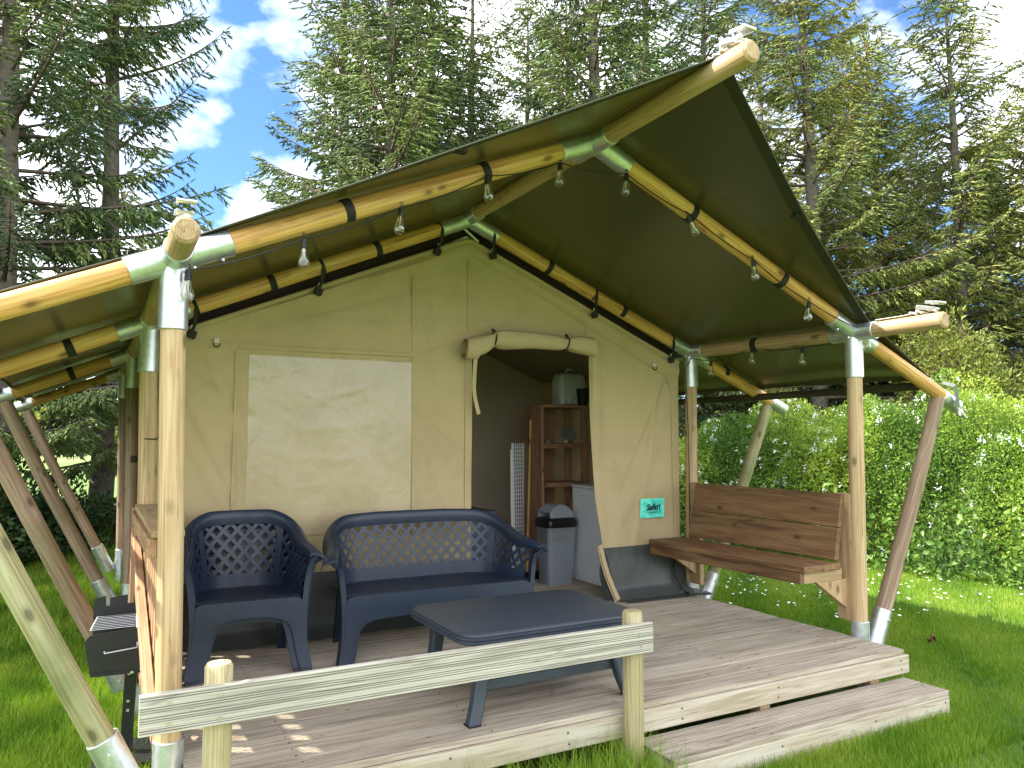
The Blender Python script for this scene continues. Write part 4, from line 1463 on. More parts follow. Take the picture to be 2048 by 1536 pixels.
# ------------------------------------------------------------------ barbecue
bq = thing('barbecue', 'black sheet steel column barbecue with wire grill beside the left front pole', 'barbecue', (-.105, .93, .07), local=True)
bq.scale = (1, 1.15, .74)
bq.rotation_euler = (0, 0, R(-6))
def plate(y, parent, nm):
    m_ = MB()
    pts = [(-.125, .575), (-.13, .60), (-.155, .80), (-.135, .835), (.12, .875), (.12, .575)]
    m_.prism(pts, y, y + .004, lambda x, z, y_: (x, y_, z))
    return m_.obj(nm, M['bbqb'], parent, 20)
p1 = plate(-.145, bq, 'side_plate')
for x, z in ((.10, .85), (.10, .70), (.09, .60), (.05, .585)):
    MB().tube([(x, -.147, z), (x, -.153, z)], .008, 10).obj('bolt', M['steel'], p1)
pts = [(-.155, .60), (-.155, .885), (-.13, .905), (-.10, .905), (-.10, .86), (-.082, .86), (-.082, .905), (.0, .915), (.0, .87), (.03, .87), (.03, .918), (.12, .925), (.12, .60)]
m_ = MB()
for a_, b_ in ((-.155, -.10), (-.082, .0), (.03, .12)):
    m_.prism([(a_, .60), (b_, .60), (b_, 1.0), (a_, .985)], .145, .149, lambda x, z, y_: (x, y_, z))
m_.prism([(-.10, .60), (-.082, .60), (-.082, .93), (-.10, .93)], .145, .149, lambda x, z, y_: (x, y_, z))
m_.prism([(.0, .60), (.03, .60), (.03, .94), (.0, .94)], .145, .149, lambda x, z, y_: (x, y_, z))
p2 = m_.obj('back_plate', M['bbqb'], bq, 20)
MB().tube([(.10, .144, .88), (.10, .138, .88)], .008, 10).obj('bolt', M['steel'], p2)
m_ = MB(); m_.box((.118, 0, .74), (.004, .29, .30)); m_.box((-.01, 0, .60), (.25, .29, .004))
m_.obj('fire_box', M['bbqb'], bq, 20)
m_ = MB()
for k in range(9):
    y_ = -.130 + k * .0325
    m_.tube([(-.135, y_, .865), (.105, y_, .872)], .0014, 5)
m_.tube([(-.135, -.13, .865), (-.135, .131, .865)], .003, 6).tube([(.10, -.13, .871), (.10, .131, .871)], .003, 6)
m_.tube([(-.07, -.155, .735), (-.07, -.166, .725), (.07, -.166, .745), (.07, -.155, .76), (.055, .0, .90)], .004, 6)
m_.obj('grill_rack', M['chrome'], bq, 60)
m_ = MB()
m_.plank((.035, 0, .60), (.02, .0, -.02), .05, .006, (0, -1, 0)); m_.plank((.062, 0, .60), (.047, 0, -.02), .05, .006, (1, 0, 0))
lg = m_.obj('stand', M['bbqb'], bq, 20)
for z in (.52, .34, .28):
    MB().tube([(.028, -.004, z), (.028, -.012, z)], .008, 10).obj('bolt', M['steel'], lg)
MB().box((.03, .01, .0), (.30, .30, .012), bev=.002).obj('foot_plate', M['bbqb'], bq)

# ------------------------------------------------------------------ inside the tent
su = thing('shelf_unit', 'open timber shelf unit standing inside the tent doorway', 'shelf', (3.75, 3.05, ZD))
SX0, SX1, SY0, SY1 = 3.455, 3.975, 2.86, 3.20
for x in (SX0 + .015,):
    for (ya, yb_) in ((SY0 + .0, SY0 + .165), (SY0 + .175, SY1)):
        MB().box((x, (ya + yb_) / 2, 1.13), (.028, yb_ - ya, 1.60), None, .003, 2).obj('side_plank', M['shelf'], su)
for (xa, xb) in ((SX0 + .035, SX0 + .20), (SX0 + .21, SX0 + .36)):
    MB().box(((xa + xb) / 2, SY1 + .015, 1.13), (xb - xa, .025, 1.60), None, .003, 2).obj('back_plank', M['shelf'], su)
MB().box((SX1 - .02, SY0 + .02, 1.13), (.075, .035, 1.60), None, .003, 2).obj('upright', M['shelf'], su)
MB().box((SX1 - .02, SY1 - .02, 1.13), (.075, .035, 1.60), None, .003, 2).obj('upright', M['shelf'], su)
for z in (1.925, 1.545, 1.175, .60):
    for k in range(2):
        MB().box(((SX0 + SX1) / 2 - .01, SY0 + .07 + .155 * k, z), (SX1 - SX0 - .06, .15, .045 if z < 1.9 else .03), None, .003, 0).obj('shelf_board', M['shelf'], su)

jc = thing('water_canister', 'white plastic water canister with blue cap and tap on top of the shelf', 'canister', (3.85, 3.05, 1.94))
m_ = MB()
zs = [(-.02, 1.942), (-.002, 1.955), (0, 1.97), (0, 2.19), (-.012, 2.235), (-.04, 2.262), (-.06, 2.268)]
V = []; F = []; n = 36
for o_, z in zs:
    V += [(3.885 + x, 3.05 + y, z) for x, y in rrect(.155 + o_, .10 + o_, .05 + max(o_, -.03))]
for i in range(len(zs) - 1):
    for k in range(n):
        F.append((i * n + k, i * n + (k + 1) % n, (i + 1) * n + (k + 1) % n, (i + 1) * n + k))
F.append(tuple(range(n))[::-1]); F.append(tuple((len(zs) - 1) * n + k for k in range(n)))
m_.add(V, F); m_.obj('body', M['whitep'], jc, 40)
MB().tube([(3.84, 3.05, 2.25), (3.86, 3.05, 2.30), (3.92, 3.05, 2.305), (3.97, 3.05, 2.29), (3.98, 3.05, 2.25)], .016, 10).obj('handle', M['whitep'], jc)
MB().tube([(3.795, 3.03, 2.235), (3.775, 3.03, 2.275)], .032, 14).obj('cap', M['bluep'], jc)
MB().tube([(3.79, 2.955, 1.985), (3.79, 2.90, 1.985), (3.79, 2.90, 1.965)], .012, 10).box((3.79, 2.90, 2.0), (.035, .012, .012)).obj('tap', M['white'], jc)
cup = thing('dark_pot', 'dark tapered plastic pot in front of the white canister on the shelf', 'pot', (4.0, 2.93, 1.94))
MB().tube([(3.965, 2.92, 1.942), (3.965, 2.92, 1.96), (3.965, 2.92, 2.10), (3.965, 2.92, 2.105)], [.045, .050, .066, .069], 20).obj('body', M['binlid'], cup)
mr = thing('mirror', 'small oval table mirror tilted on the upper shelf', 'mirror', (3.80, 2.93, 1.57))
rot = Matrix.Rotation(R(-20), 3, 'X') @ Matrix.Rotation(R(28), 3, 'Y')
def disc(c, a_, b_, th, rot, n=28):
    m_ = MB(); V = []
    for y_ in (-th / 2, th / 2):
        V += [Vector(c) + rot @ Vector((a_ * math.cos(2 * math.pi * k / n), y_, b_ * math.sin(2 * math.pi * k / n))) for k in range(n)]
    F = [tuple(range(n)), tuple(range(n, 2 * n))[::-1]] + [(i, n + i, n + (i + 1) % n, (i + 1) % n) for i in range(n)]
    return m_.add(V, F)
disc((3.80, 2.93, 1.66), .088, .068, .010, rot).obj('mirror_frame', M['steel'], mr)
MB().tube([(3.77, 2.93, 1.57), (3.78, 2.935, 1.60), (3.79, 2.94, 1.63)], [.03, .008, .006], 12).obj('stand', M['white'], mr)
gls = thing('ashtray', 'small round glass ashtray on the shelf left of the mirror', 'ashtray', (3.56, 2.92, 1.57))
MB().tube([(3.56, 2.92, 1.569), (3.56, 2.92, 1.575), (3.56, 2.92, 1.60), (3.56, 2.92, 1.602)], [.035, .04, .047, .045], 18).obj('bowl', M['steel'], gls)

bn = thing('swing_bin', 'silver plastic bin with black swing lid and clear bag beside the fridge', 'bin', (3.40, 2.55, ZD))
bx, by, bz = 3.40, 2.52, ZD
V = []; F = []
zs = [(-.02, .0), (-.015, .01), (.0, .48), (.004, .50)]
m_ = MB()
for o_, z in zs:
    V += [(bx + x, by + y, bz + z) for x, y in rrect(.145 + o_, .12 + o_, .04)]
for i in range(len(zs) - 1):
    for k in range(n):
        F.append((i * n + k, i * n + (k + 1) % n, (i + 1) * n + (k + 1) % n, (i + 1) * n + k))
F.append(tuple(range(n))[::-1])
m_.add(V, F); m_.obj('body', M['binsilver'], bn, 40)
m_ = MB(); V = []; F = []
for o_, z, jag in ((.004, .37, .004), (.007, .42, .003), (.009, .47, .002), (.008, .505, 0)):
    V += [(bx + x * (1 + jag * 6 * math.sin(i * 2.3)), by + y * (1 + jag * 6 * math.sin(i * 1.7)), bz + z + jag * 4 * math.sin(i * 1.3)) for i, (x, y) in enumerate(rrect(.145 + o_, .12 + o_, .045))]
for i in range(3):
    for k in range(n):
        F.append((i * n + k, i * n + (k + 1) % n, (i + 1) * n + (k + 1) % n, (i + 1) * n + k))
m_.add(V, F); m_.obj('bin_bag', M['bag'], bn, 60)
m_ = MB(); V = []; F = []
zs = [(.012, .50), (.016, .52), (.014, .56), (-.004, .585)]
for o_, z in zs:
    V += [(bx + x, by + y, bz + z) for x, y in rrect(.145 + o_, .12 + o_, .045)]
for i in range(3):
    for k in range(n):
        F.append((i * n + k, i * n + (k + 1) % n, (i + 1) * n + (k + 1) % n, (i + 1) * n + k))
F.append(tuple(range(n))[::-1]); F.append(tuple(3 * n + k for k in range(n)))
m_.add(V, F); m_.obj('lid_frame', M['binlid'], bn, 40)
m_ = MB()
m_.sheet(lambda u, v: (bx - .125 + .25 * v, by - .105 + .21 * u, bz + .575 + .125 * math.sin(math.pi * (.12 + .80 * v)) ** .8 - .0), 6, 16)
for sy in (-1, 1):
    k_ = 14
    V = [(bx - .125 + .25 * i / k_, by + sy * .105, bz + .575 + .125 * math.sin(math.pi * (.12 + .80 * i / k_)) ** .8) for i in range(k_ + 1)]
    V += [(x, y, bz + .575) for x, y, z in V]
    F = [(i, i + 1, k_ + 2 + i, k_ + 1 + i) for i in range(k_)]
    m_.add(V, F)
m_.obj('swing_lid', M['binsilver'], bn, 30)

fg = thing('fridge', 'white table height fridge standing right of the bin in the doorway', 'fridge', (3.70, 2.38, ZD))
def fb(c, s_, nm, mat, par, bev=.006):
    return MB().box(c, s_, None, bev, 2).obj(nm, M[mat], par)
fb((3.89, 2.375, ZD + .42), (.42, .46, .83), 'cabinet', 'white', fg)
fb((3.655, 2.375, ZD + .42), (.045, .46, .83), 'door', 'white', fg)
fb((3.87, 2.375, ZD + .850), (.48, .48, .024), 'top_panel', 'white', fg)
fb((3.631, 2.42, ZD + .77), (.002, .04, .008), 'badge', 'binsilver', fg, 0)

dr_ = thing('clothes_airer', 'folded white wire clothes airer leaning left of the shelf unit', 'clothes airer', (3.4, 3.1, ZD))
m_ = MB()
def ap(u, v):   # frame of the airer, slightly tilted
    return Vector((3.305 + u * .16 + .0 * v, 3.14 + u * .05 + .03 * v, ZD + .02 + v * 1.22))
m_.tube([ap(0, 0), ap(0, 1), ap(1, 1), ap(1, 0), ap(0, 0)], .009, 8)
m_.tube([ap(.12, 0), ap(.12, 1)], .006, 8)
for k in range(32):
    m_.tube([ap(.12, k / 32), ap(1, k / 32)], .0045, 5)
for u in (.3, .48, .66, .84):
    m_.tube([ap(u, .0), ap(u, 1)], .005, 5)
m_.tube([ap(-.1, .95), ap(-.1, 0)], .010, 8)
m_.obj('wire_frame', M['white'], dr_, 60)
bm = thing('broom', 'wooden broom handle leaning against the shelf unit', 'broom', (3.25, 2.8, ZD))
MB().tube([(3.26, 2.80, ZD + .05), (3.415, 3.0, 1.775), (3.417, 3.003, 1.79)], [.012, .012, .008], 12).obj('handle', M['rafter'], bm)
MB().box((3.255, 2.79, ZD + .035), (.28, .05, .07), bev=.01).obj('brush_head', M['binlid'], bm)
bxs = thing('storage_box', 'dark grey box unit behind the sofa inside the doorway', 'box', (2.45, 2.5, ZD))
MB().box((2.44, 2.55, ZD + .33), (.46, .42, .66), bev=.008).obj('carcass', M['skirt'], bxs)
MB().box((2.44, 2.55, ZD + .675), (.50, .46, .025), bev=.004).obj('top_panel', M['plastic'], bxs)
MB().box((2.44, 2.335, ZD + .33), (.42, .012, .60), bev=.004).obj('door', M['plastic'], bxs)
gb = thing('grey_cabinet', 'grey green cabinet edge showing right of the shelf unit', 'cabinet', (4.02, 2.6, 1.5))
MB().box((4.03, 2.72, 1.74), (.10, .20, .42), bev=.006).obj('carcass', M['greystrap'], gb)

# ------------------------------------------------------------------ vegetation
def shoots(P, D, Lh, Wd, brand):
    """vectorised elongated bipyramids: P base, D unit direction"""
    n = len(P)
    ref = np.where(np.abs(D[:, 2:3]) > .9, np.array([[1., 0, 0]]), np.array([[0, 0, 1.]]))
    U = np.cross(D, ref); U /= np.linalg.norm(U, axis=1, keepdims=True) + 1e-9
    Wv = np.cross(D, U)
    a0 = rng.random(n) * 6.28
    V = np.zeros((n, 5, 3)); T = np.zeros((n, 5, 3))
    V[:, 0] = P; V[:, 4] = P + D * Lh[:, None]
    for k in range(3):
        a = a0 + k * 2.094
        V[:, 1 + k] = P + D * (Lh * .42)[:, None] + (U * np.cos(a)[:, None] + Wv * np.sin(a)[:, None]) * Wd[:, None]
    rr = rng.random(n)
    T[:, :, 0] = np.array([0, .45, .45, .45, 1.])[None]
    T[:, :, 1] = rr[:, None]; T[:, :, 2] = brand[:, None]
    f = np.array([(0, 2, 1), (0, 3, 2), (0, 1, 3), (4, 1, 2), (4, 2, 3), (4, 3, 1)])
    F = (np.arange(n)[:, None, None] * 5 + f[None]).reshape(-1, 3)
    return V.reshape(-1, 3), F, T.reshape(-1, 3)

def segs(A, B, ra, rb):
    """vectorised 3-sided tapered sticks"""
    n = len(A)
    D = B - A; D = D / (np.linalg.norm(D, axis=1, keepdims=True) + 1e-9)
    ref = np.where(np.abs(D[:, 2:3]) > .9, np.array([[1., 0, 0]]), np.array([[0, 0, 1.]]))
    U = np.cross(D, ref); U /= np.linalg.norm(U, axis=1, keepdims=True) + 1e-9
    Wv = np.cross(D, U)
    V = np.zeros((n, 6, 3))
    for k in range(3):
        a = k * 2.094
        e = U * math.cos(a) + Wv * math.sin(a)
        V[:, k] = A + e * ra[:, None]; V[:, 3 + k] = B + e * rb[:, None]
    f = np.array([(0, 1, 4), (0, 4, 3), (1, 2, 5), (1, 5, 4), (2, 0, 3), (2, 3, 5)])
    F = (np.arange(n)[:, None, None] * 6 + f[None]).reshape(-1, 3)
    return V.reshape(-1, 3), F

def spruce_meshes(seed, H, Rm, zlow, nwh, dens=1., up_top=.7, trunk_r=.17, lean=(0, 0)):
    r = np.random.default_rng(seed)
    sp_, sd_, sl_, sw_, sb_ = [], [], [], [], []
    ta, tb_, tra, trb = [], [], [], []
    dead = []
    def axis(z):
        f = z / H
        return np.array([lean[0] * f + .10 * math.sin(f * 5 + seed), lean[1] * f + .10 * math.cos(f * 4 + seed), z])
    for w in range(nwh):
        f = w / nwh
        z0 = zlow + (H - zlow) * f ** .95
        nb_ = 5 + int(r.random() * 2)
        ph = r.random() * 6.28
        for k in range(nb_):
            if r.random() < .14: continue
            z = z0 + r.normal() * .12
            az = ph + 2 * math.pi * k / nb_ + r.normal() * .2
            q = min(1, max(0, z / H))
            Lb = Rm * (1 - q) ** .72 * (.45 + .75 * r.random()) * (1 if q > .12 else .8) + .15
            up0 = -.05 + up_top * q + r.normal() * .10
            o = axis(z); ca, sa = math.cos(az), math.sin(az)
            side = np.array([-sa, ca, 0.])
            bend = r.normal() * .12
            n_ = 9
            ts = np.linspace(0, 1, n_)
            pts = np.stack([o[0] + Lb * ts * ca - sa * bend * Lb * ts ** 2, o[1] + Lb * ts * sa + ca * bend * Lb * ts ** 2,
                            o[2] + Lb * (math.sin(up0) * ts - .30 * ts ** 2 * (1 - q) + .26 * ts ** 3)], 1)
            rad = (.012 + .014 * Lb) * (1 - .88 * ts)
            for i in range(n_ - 1):
                ta.append(pts[i]); tb_.append(pts[i + 1]); tra.append(rad[i]); trb.append(rad[i + 1])
            br = r.random()
            start = .22 if q < .5 else .08
            nbl = max(3, int(Lb * 9.5 * dens))
            for j in range(nbl):
                t_ = start + (1 - start) * (j + r.random()) / nbl
                p = np.array([np.interp(t_, ts, pts[:, c]) for c in range(3)])
                i = min(n_ - 2, int(t_ * (n_ - 1)))
                d = pts[i + 1] - pts[i]; d = d / np.linalg.norm(d)
                for sg_ in (-1, 1):
                    if r.random() < .12: continue
                    l_ = (.16 + .42 * Lb * .35 * (1 - t_) + .10 * r.random()) * (.8 + .5 * r.random())
                    dd = d * .62 + side * sg_ * .75 + np.array([0, 0, -.30 - .30 * r.random()])
                    dd /= np.linalg.norm(dd)
                    ns_ = max(2, int(l_ / .075))
                    q_ = p.copy(); dcur = dd.copy()
                    for s in range(ns_):
                        st_ = l_ / ns_
                        nq = q_ + dcur * st_
                        ta.append(q_); tb_.append(nq); tra.append(.006 * (1 - s / ns_) + .002); trb.append(.004 * (1 - s / ns_) + .0015)
                        for kk in range(3):
                            e = dcur + side * (1 if kk == 1 else -1 if kk == 0 else 0) * .55 * (1 if r.random() < .8 else .2) + r.normal(size=3) * .22 + np.array([0, 0, -.16])
                            e /= np.linalg.norm(e)
                            sp_.append(q_ + dcur * st_ * r.random()); sd_.append(e)
                            sl_.append(.085 + .085 * r.random()); sw_.append(.011 + .007 * r.random()); sb_.append(br)
                        q_ = nq; dcur = dcur + np.array([0, 0, -.06]) + r.normal(size=3) * .06; dcur /= np.linalg.norm(dcur)
                    sp_.append(q_ - dcur * .02); sd_.append(dcur); sl_.append(.14 + .05 * r.random()); sw_.append(.015); sb_.append(br)
                # hanging dead twigs near the trunk
                if t_ < .55 and r.random() < .5:
                    e = np.array([r.normal() * .4, r.normal() * .4, -1.]); e /= np.linalg.norm(e)
                    dead.append((p, p + e * (.12 + .25 * r.random())))
            sp_.append(pts[-1]); sd_.append((pts[-1] - pts[-2]) / np.linalg.norm(pts[-1] - pts[-2])); sl_.append(.2); sw_.append(.015); sb_.append(br)
    # leader
    for k in range(14):
        e = np.array([r.normal() * .5, r.normal() * .5, 1.]); e /= np.linalg.norm(e)
        sp_.append(axis(H - .05 * k)); sd_.append(e); sl_.append(.22); sw_.append(.016); sb_.append(.6)
    V, F, T = shoots(np.array(sp_), np.array(sd_), np.array(sl_), np.array(sw_), np.array(sb_))
    crown = (V, F, T)
    A = np.array(ta + [d[0] for d in dead]); B = np.array(tb_ + [d[1] for d in dead])
    ra = np.array(tra + [.004] * len(dead)); rb = np.array(trb + [.0015] * len(dead))
    LV, LF = segs(A, B, ra, rb)
    # trunk
    m_ = MB()
    zs_ = np.linspace(-.2, H, 26)
    m_.tube([axis(max(0, z)) + np.array([0, 0, min(z, 0)]) for z in zs_], [max(.012, trunk_r * (1 - max(0, z) / H) ** .8 + .07 * math.exp(-max(z, 0) * 3)) for z in zs_], 14, True, False, .05)
    return crown, (LV, LF), m_

SPR = []
for sd, H, Rm, zl, nw, dn, tr in ((1, 15.5, 3.0, 1.3, 34, 1., .23), (2, 15.0, 3.3, 1.6, 32, 1.05, .20), (3, 11.6, 2.6, .7, 30, 1.15, .17)):
    crown, limbs, trunk = spruce_meshes(sd, H, Rm, zl, nw, dn, .75, tr)
    cm = fast_mesh('crown', *crown, M['needle'])
    lm = fast_mesh('limbs', limbs[0], limbs[1], limbs[0], M['twig'])
    tmo = trunk.obj('trunk', M['bark'])
    tmm = tmo.data; bpy.data.objects.remove(tmo)
    SPR.append((cm, lm, tmm, len(crown[1]) + len(limbs[1])))
CAMX, CAMY = -.2704, -3.4216
def spruce(px, d, var, rot, sc, label, yellow=False, lean=0.):
    """px: bearing from the camera as tangent offset, d: distance"""
    a = .497 + math.atan((px - 1024) / 1538)
    x, y = CAMX + d * math.sin(a), CAMY + d * math.cos(a)
    t = thing('spruce_tree', label, 'spruce tree', (x, y, -.05), 'spruce trees behind the tent', local=True)
    t.rotation_euler = (lean * .3, lean, R(rot)); t.scale = (sc, sc, sc)
    cm, lm, tm, _ = SPR[var]
    c = link('crown', cm, t)
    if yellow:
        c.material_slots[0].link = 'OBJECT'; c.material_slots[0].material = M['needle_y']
    link('limbs', lm, t); link('trunk', tm, t)
    return t
spruce(200, 14.2, 0, 20, 1.0, 'tall spruce with bare straight trunk rising left of the sky gap').scale = (.80, .80, 1)
spruce(-20, 13.0, 1, 80, 1.0, 'spruce cut by the left picture edge, leftmost of the row')
spruce(765, 15.5, 1, 140, 1.0, 'broad spruce right of the blue sky gap with leaning twin limbs')
spruce(940, 19.0, 0, 200, .95, 'thin trunked spruce behind the tent, midway along the row')
spruce(1205, 15.5, 0, 300, 1.0, 'dense spruce directly behind the ridge pole tip')
spruce(1060, 22.0, 1, 10, 1.0, 'distant spruce filling between the two trees above the ridge')
spruce(1420, 19.0, 1, 250, 1.0, 'spruce showing just right of the ridge pole end')
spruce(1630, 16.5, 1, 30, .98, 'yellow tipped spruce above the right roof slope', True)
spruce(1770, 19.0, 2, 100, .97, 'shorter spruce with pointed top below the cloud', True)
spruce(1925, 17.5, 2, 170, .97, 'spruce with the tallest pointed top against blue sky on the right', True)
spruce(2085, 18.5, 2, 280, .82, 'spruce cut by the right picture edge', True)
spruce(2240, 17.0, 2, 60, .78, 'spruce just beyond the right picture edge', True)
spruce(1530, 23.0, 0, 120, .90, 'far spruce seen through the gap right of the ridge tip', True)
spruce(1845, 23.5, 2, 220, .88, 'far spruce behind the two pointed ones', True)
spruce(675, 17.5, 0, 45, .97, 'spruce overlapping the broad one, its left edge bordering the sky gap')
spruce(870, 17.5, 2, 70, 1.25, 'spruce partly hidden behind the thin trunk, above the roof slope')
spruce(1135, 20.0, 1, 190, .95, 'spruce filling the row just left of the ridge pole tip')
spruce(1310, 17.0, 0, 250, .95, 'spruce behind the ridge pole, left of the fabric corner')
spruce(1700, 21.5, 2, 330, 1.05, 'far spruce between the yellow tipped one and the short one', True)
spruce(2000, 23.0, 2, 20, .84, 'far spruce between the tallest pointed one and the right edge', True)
spruce(-260, 15.0, 0, 130, 1.0, 'spruce outside the left edge shading the lawn')
# trees along the left boundary whose shade falls on the lawn
for (x, y, v_, rt_, sc_, lab) in ((-10.3, 6.7, 2, 200, 1.04, 'nearest of the boundary spruces left of the lawn, outside the picture'), (-9.6, 8.9, 2, 100, 1.02, 'second nearest boundary spruce left of the lawn, outside the picture'),
        (-10.0, 11.6, 2, 30, 1.0, 'middle boundary spruce left of the lawn, outside the picture'), (-9.2, 14.6, 0, 150, .82, 'farthest boundary spruce left of the lawn, outside the picture'), (-4.7, 6.7, 1, 75, .85, 'spruce standing closest to the tent on its left, outside the picture'), (-5.3, 5.9, 2, 10, .72, 'small spruce on the left of the lawn, outside the picture')):
    t = thing('spruce_tree', lab, 'spruce tree', (x, y, -.05), 'boundary spruces', local=True)
    t.rotation_euler = (0, 0, R(rt_)); t.scale = (sc_,) * 3
    cm, lm, tm, _ = SPR[v_]
    link('crown', cm, t); link('limbs', lm, t); link('trunk', tm, t)

def leaves(P, Nn, size, asp=.45, jitter=.6, fold=.18):
    """vectorised pointed leaves made of two triangles pairs along a midrib"""
    n = len(P)
    D = rng.normal(size=(n, 3)) * jitter + Nn * .5 + np.array([0, 0, .25]); D /= np.linalg.norm(D, axis=1, keepdims=True)
    Q = rng.normal(size=(n, 3)) * .7 + Nn; U = np.cross(D, Q); U /= np.linalg.norm(U, axis=1, keepdims=True) + 1e-9
    Wn = np.cross(U, D)
    s = size * (.6 + .8 * rng.random(n))
    V = np.zeros((n, 4, 3)); T = np.zeros((n, 4, 3))
    V[:, 0] = P
    V[:, 1] = P + D * (s * .45)[:, None] + U * (s * asp * .5)[:, None] + Wn * (s * fold)[:, None]
    V[:, 2] = P + D * s[:, None]
    V[:, 3] = P + D * (s * .45)[:, None] - U * (s * asp * .5)[:, None] + Wn * (s * fold)[:, None]
    T[:, :, 0] = np.array([0, .5, 1, .5])[None]; T[:, :, 1] = rng.random(n)[:, None]
    cl = np.floor(P * 3.1); T[:, :, 2] = (np.abs(np.sin(cl @ np.array([12.9, 78.2, 37.7]))) % 1)[:, None]
    F = (np.arange(n)[:, None, None] * 4 + np.array([(0, 1, 2), (0, 2, 3)])[None]).reshape(-1, 3)
    return V.reshape(-1, 3), F, T.reshape(-1, 3)

# flowering hedge on the right
def hedge_pts(n, path, h, w, shell=.34, lump=.24):
    """points in the outer shell of a hedge running along path (list of x, y, height)"""
    path = np.array(path); seg = np.hypot(*np.diff(path[:, :2], axis=0).T); cum = np.concatenate([[0], np.cumsum(seg)])
    s = rng.random(n) * cum[-1]
    cx = np.interp(s, cum, path[:, 0]); cy = np.interp(s, cum, path[:, 1]); hh = np.interp(s, cum, path[:, 2])
    i = np.clip(np.searchsorted(cum, s) - 1, 0, len(seg) - 1)
    d = np.diff(path[:, :2], axis=0)[i] / seg[i][:, None]
    nrm = np.stack([-d[:, 1], d[:, 0]], 1)
    th = rng.random(n) * math.pi              # round the cross section
    lumpy = 1 + lump * (np.sin(s * 2.3 + th * 3) * .35 + np.sin(s * 5.1 - th * 4) * .3 + np.sin(s * 9 + th * 7) * .2)
    rad = lumpy * (1 - shell * rng.random(n) ** 1.6)
    ex = np.sign(np.cos(th)) * np.abs(np.cos(th)) ** .45 * w * rad
    ez = np.abs(np.sin(th)) ** .55 * hh * rad
    P = np.stack([cx + nrm[:, 0] * ex, cy + nrm[:, 1] * ex, ez + .02], 1)
    Nn = np.stack([nrm[:, 0] * np.cos(th), nrm[:, 1] * np.cos(th), np.sin(th) * .7], 1)
    return P, Nn
hpath = [(7.1, 8.4, .6), (7.6, 7.5, 1.1), (8.1, 6.5, 1.6), (8.9, 5.2, 1.9), (9.35, 3.8, 2.05), (9.5, 2.2, 2.05), (9.7, .8, 1.98), (10.0, -.6, 2.0), (10.4, -2.0, 2.0)]
hd = thing('hedge', 'tall leafy green hedge speckled with white flowers along the right side of the lawn', 'hedge', (9.4, 3, 0), local=False)
P, Nn = hedge_pts(210000, hpath, 2.3, 1.05)
link('foliage', fast_mesh('foliage', *leaves(P, Nn, .043, .46), M['privet']), hd, kind='stuff')
P, Nn = hedge_pts(14000, hpath, 2.3, .9, .6)
B = P - Nn * .25 - np.array([0, 0, .25])
sv, sf = segs(B, P, np.full(len(P), .005), np.full(len(P), .002))
link('stems', fast_mesh('stems', sv, sf, sv, M['stem']), hd, kind='stuff')
# dark core so that the sky does not show through low down
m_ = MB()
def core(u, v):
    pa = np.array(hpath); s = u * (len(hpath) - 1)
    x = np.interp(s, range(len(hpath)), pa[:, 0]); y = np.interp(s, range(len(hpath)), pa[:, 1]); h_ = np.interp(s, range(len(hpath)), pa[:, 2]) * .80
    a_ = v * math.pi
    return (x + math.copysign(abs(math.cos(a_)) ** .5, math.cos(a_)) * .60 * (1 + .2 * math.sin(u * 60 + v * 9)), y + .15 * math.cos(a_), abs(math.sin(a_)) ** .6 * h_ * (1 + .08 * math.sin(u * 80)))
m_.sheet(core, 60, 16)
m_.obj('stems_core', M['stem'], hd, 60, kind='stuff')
# flower panicles
P, Nn = hedge_pts(900, hpath, 2.35, 1.06, .06)
k_ = 16
base = np.repeat(P, k_, 0); off = rng.normal(size=base.shape) * np.array([.014, .014, .022])
rad = np.repeat(.8 + .5 * rng.random(len(P)), k_)[:, None]
FP = base + off * rad + np.repeat(Nn, k_, 0) * .02
V, F, T = leaves(FP, np.repeat(Nn, k_, 0), .018, .9, 1.2)
link('blossom', fast_mesh('blossom', V, F, T, M['petal']), hd, kind='stuff')

# broad leaved weeds at the hedge foot
wd = thing('nettle_clump', 'broad leaved weeds and bindweed growing at the foot of the hedge', 'weeds', (8.2, 3, 0))
PP = []; 
for k in range(260):
    s = rng.random() * .72 + .05
    pa = np.array(hpath)[::-1]
    i = s * (len(pa) - 1)
    x = np.interp(i, range(len(pa)), pa[:, 0]) - 1.02 - .25 * rng.random(); y = np.interp(i, range(len(pa)), pa[:, 1]) - .1
    h_ = .15 + .95 * rng.random() ** 1.4
    for j in range(int(6 + h_ * 14)):
        PP.append((x + rng.normal() * .07, y + rng.normal() * .07, h_ * rng.random() + .03))
PP = np.array(PP)
link('foliage', fast_mesh('foliage', *leaves(PP, np.tile([[-1., -.3, .2]], (len(PP), 1)), .082, .62), M['weed']), wd, kind='stuff')

def bush(name, label, cat, c, r3, n, size, mat, asp=.5, group=None):
    t = thing(name, label, cat, (c[0], c[1], 0), group)
    u = rng.normal(size=(n, 3)); u /= np.linalg.norm(u, axis=1, keepdims=True)
    rr = (1 - .55 * rng.random(n) ** 1.5) * (1 + .18 * np.sin(u[:, 0] * 7 + c[0]) + .15 * np.sin(u[:, 2] * 9 + u[:, 1] * 5))
    P = np.array(c) + u * rr[:, None] * np.array(r3)
    ok = P[:, 2] > .03; P = P[ok]; u = u[ok]
    link('foliage', fast_mesh('foliage', *leaves(P, u, size, asp), M[mat]), t, kind='stuff')
    b = P[:: 9]; 
    A = np.array([c[0], c[1], 0.]) + (b - np.array([c[0], c[1], 0])) * np.array([.25, .25, .15])
    v_, f_ = segs(A, b, np.full(len(b), .010), np.full(len(b), .002))
    link('stems', fast_mesh('stems', v_, f_, v_, M['twig']), t, kind='stuff')
    return t
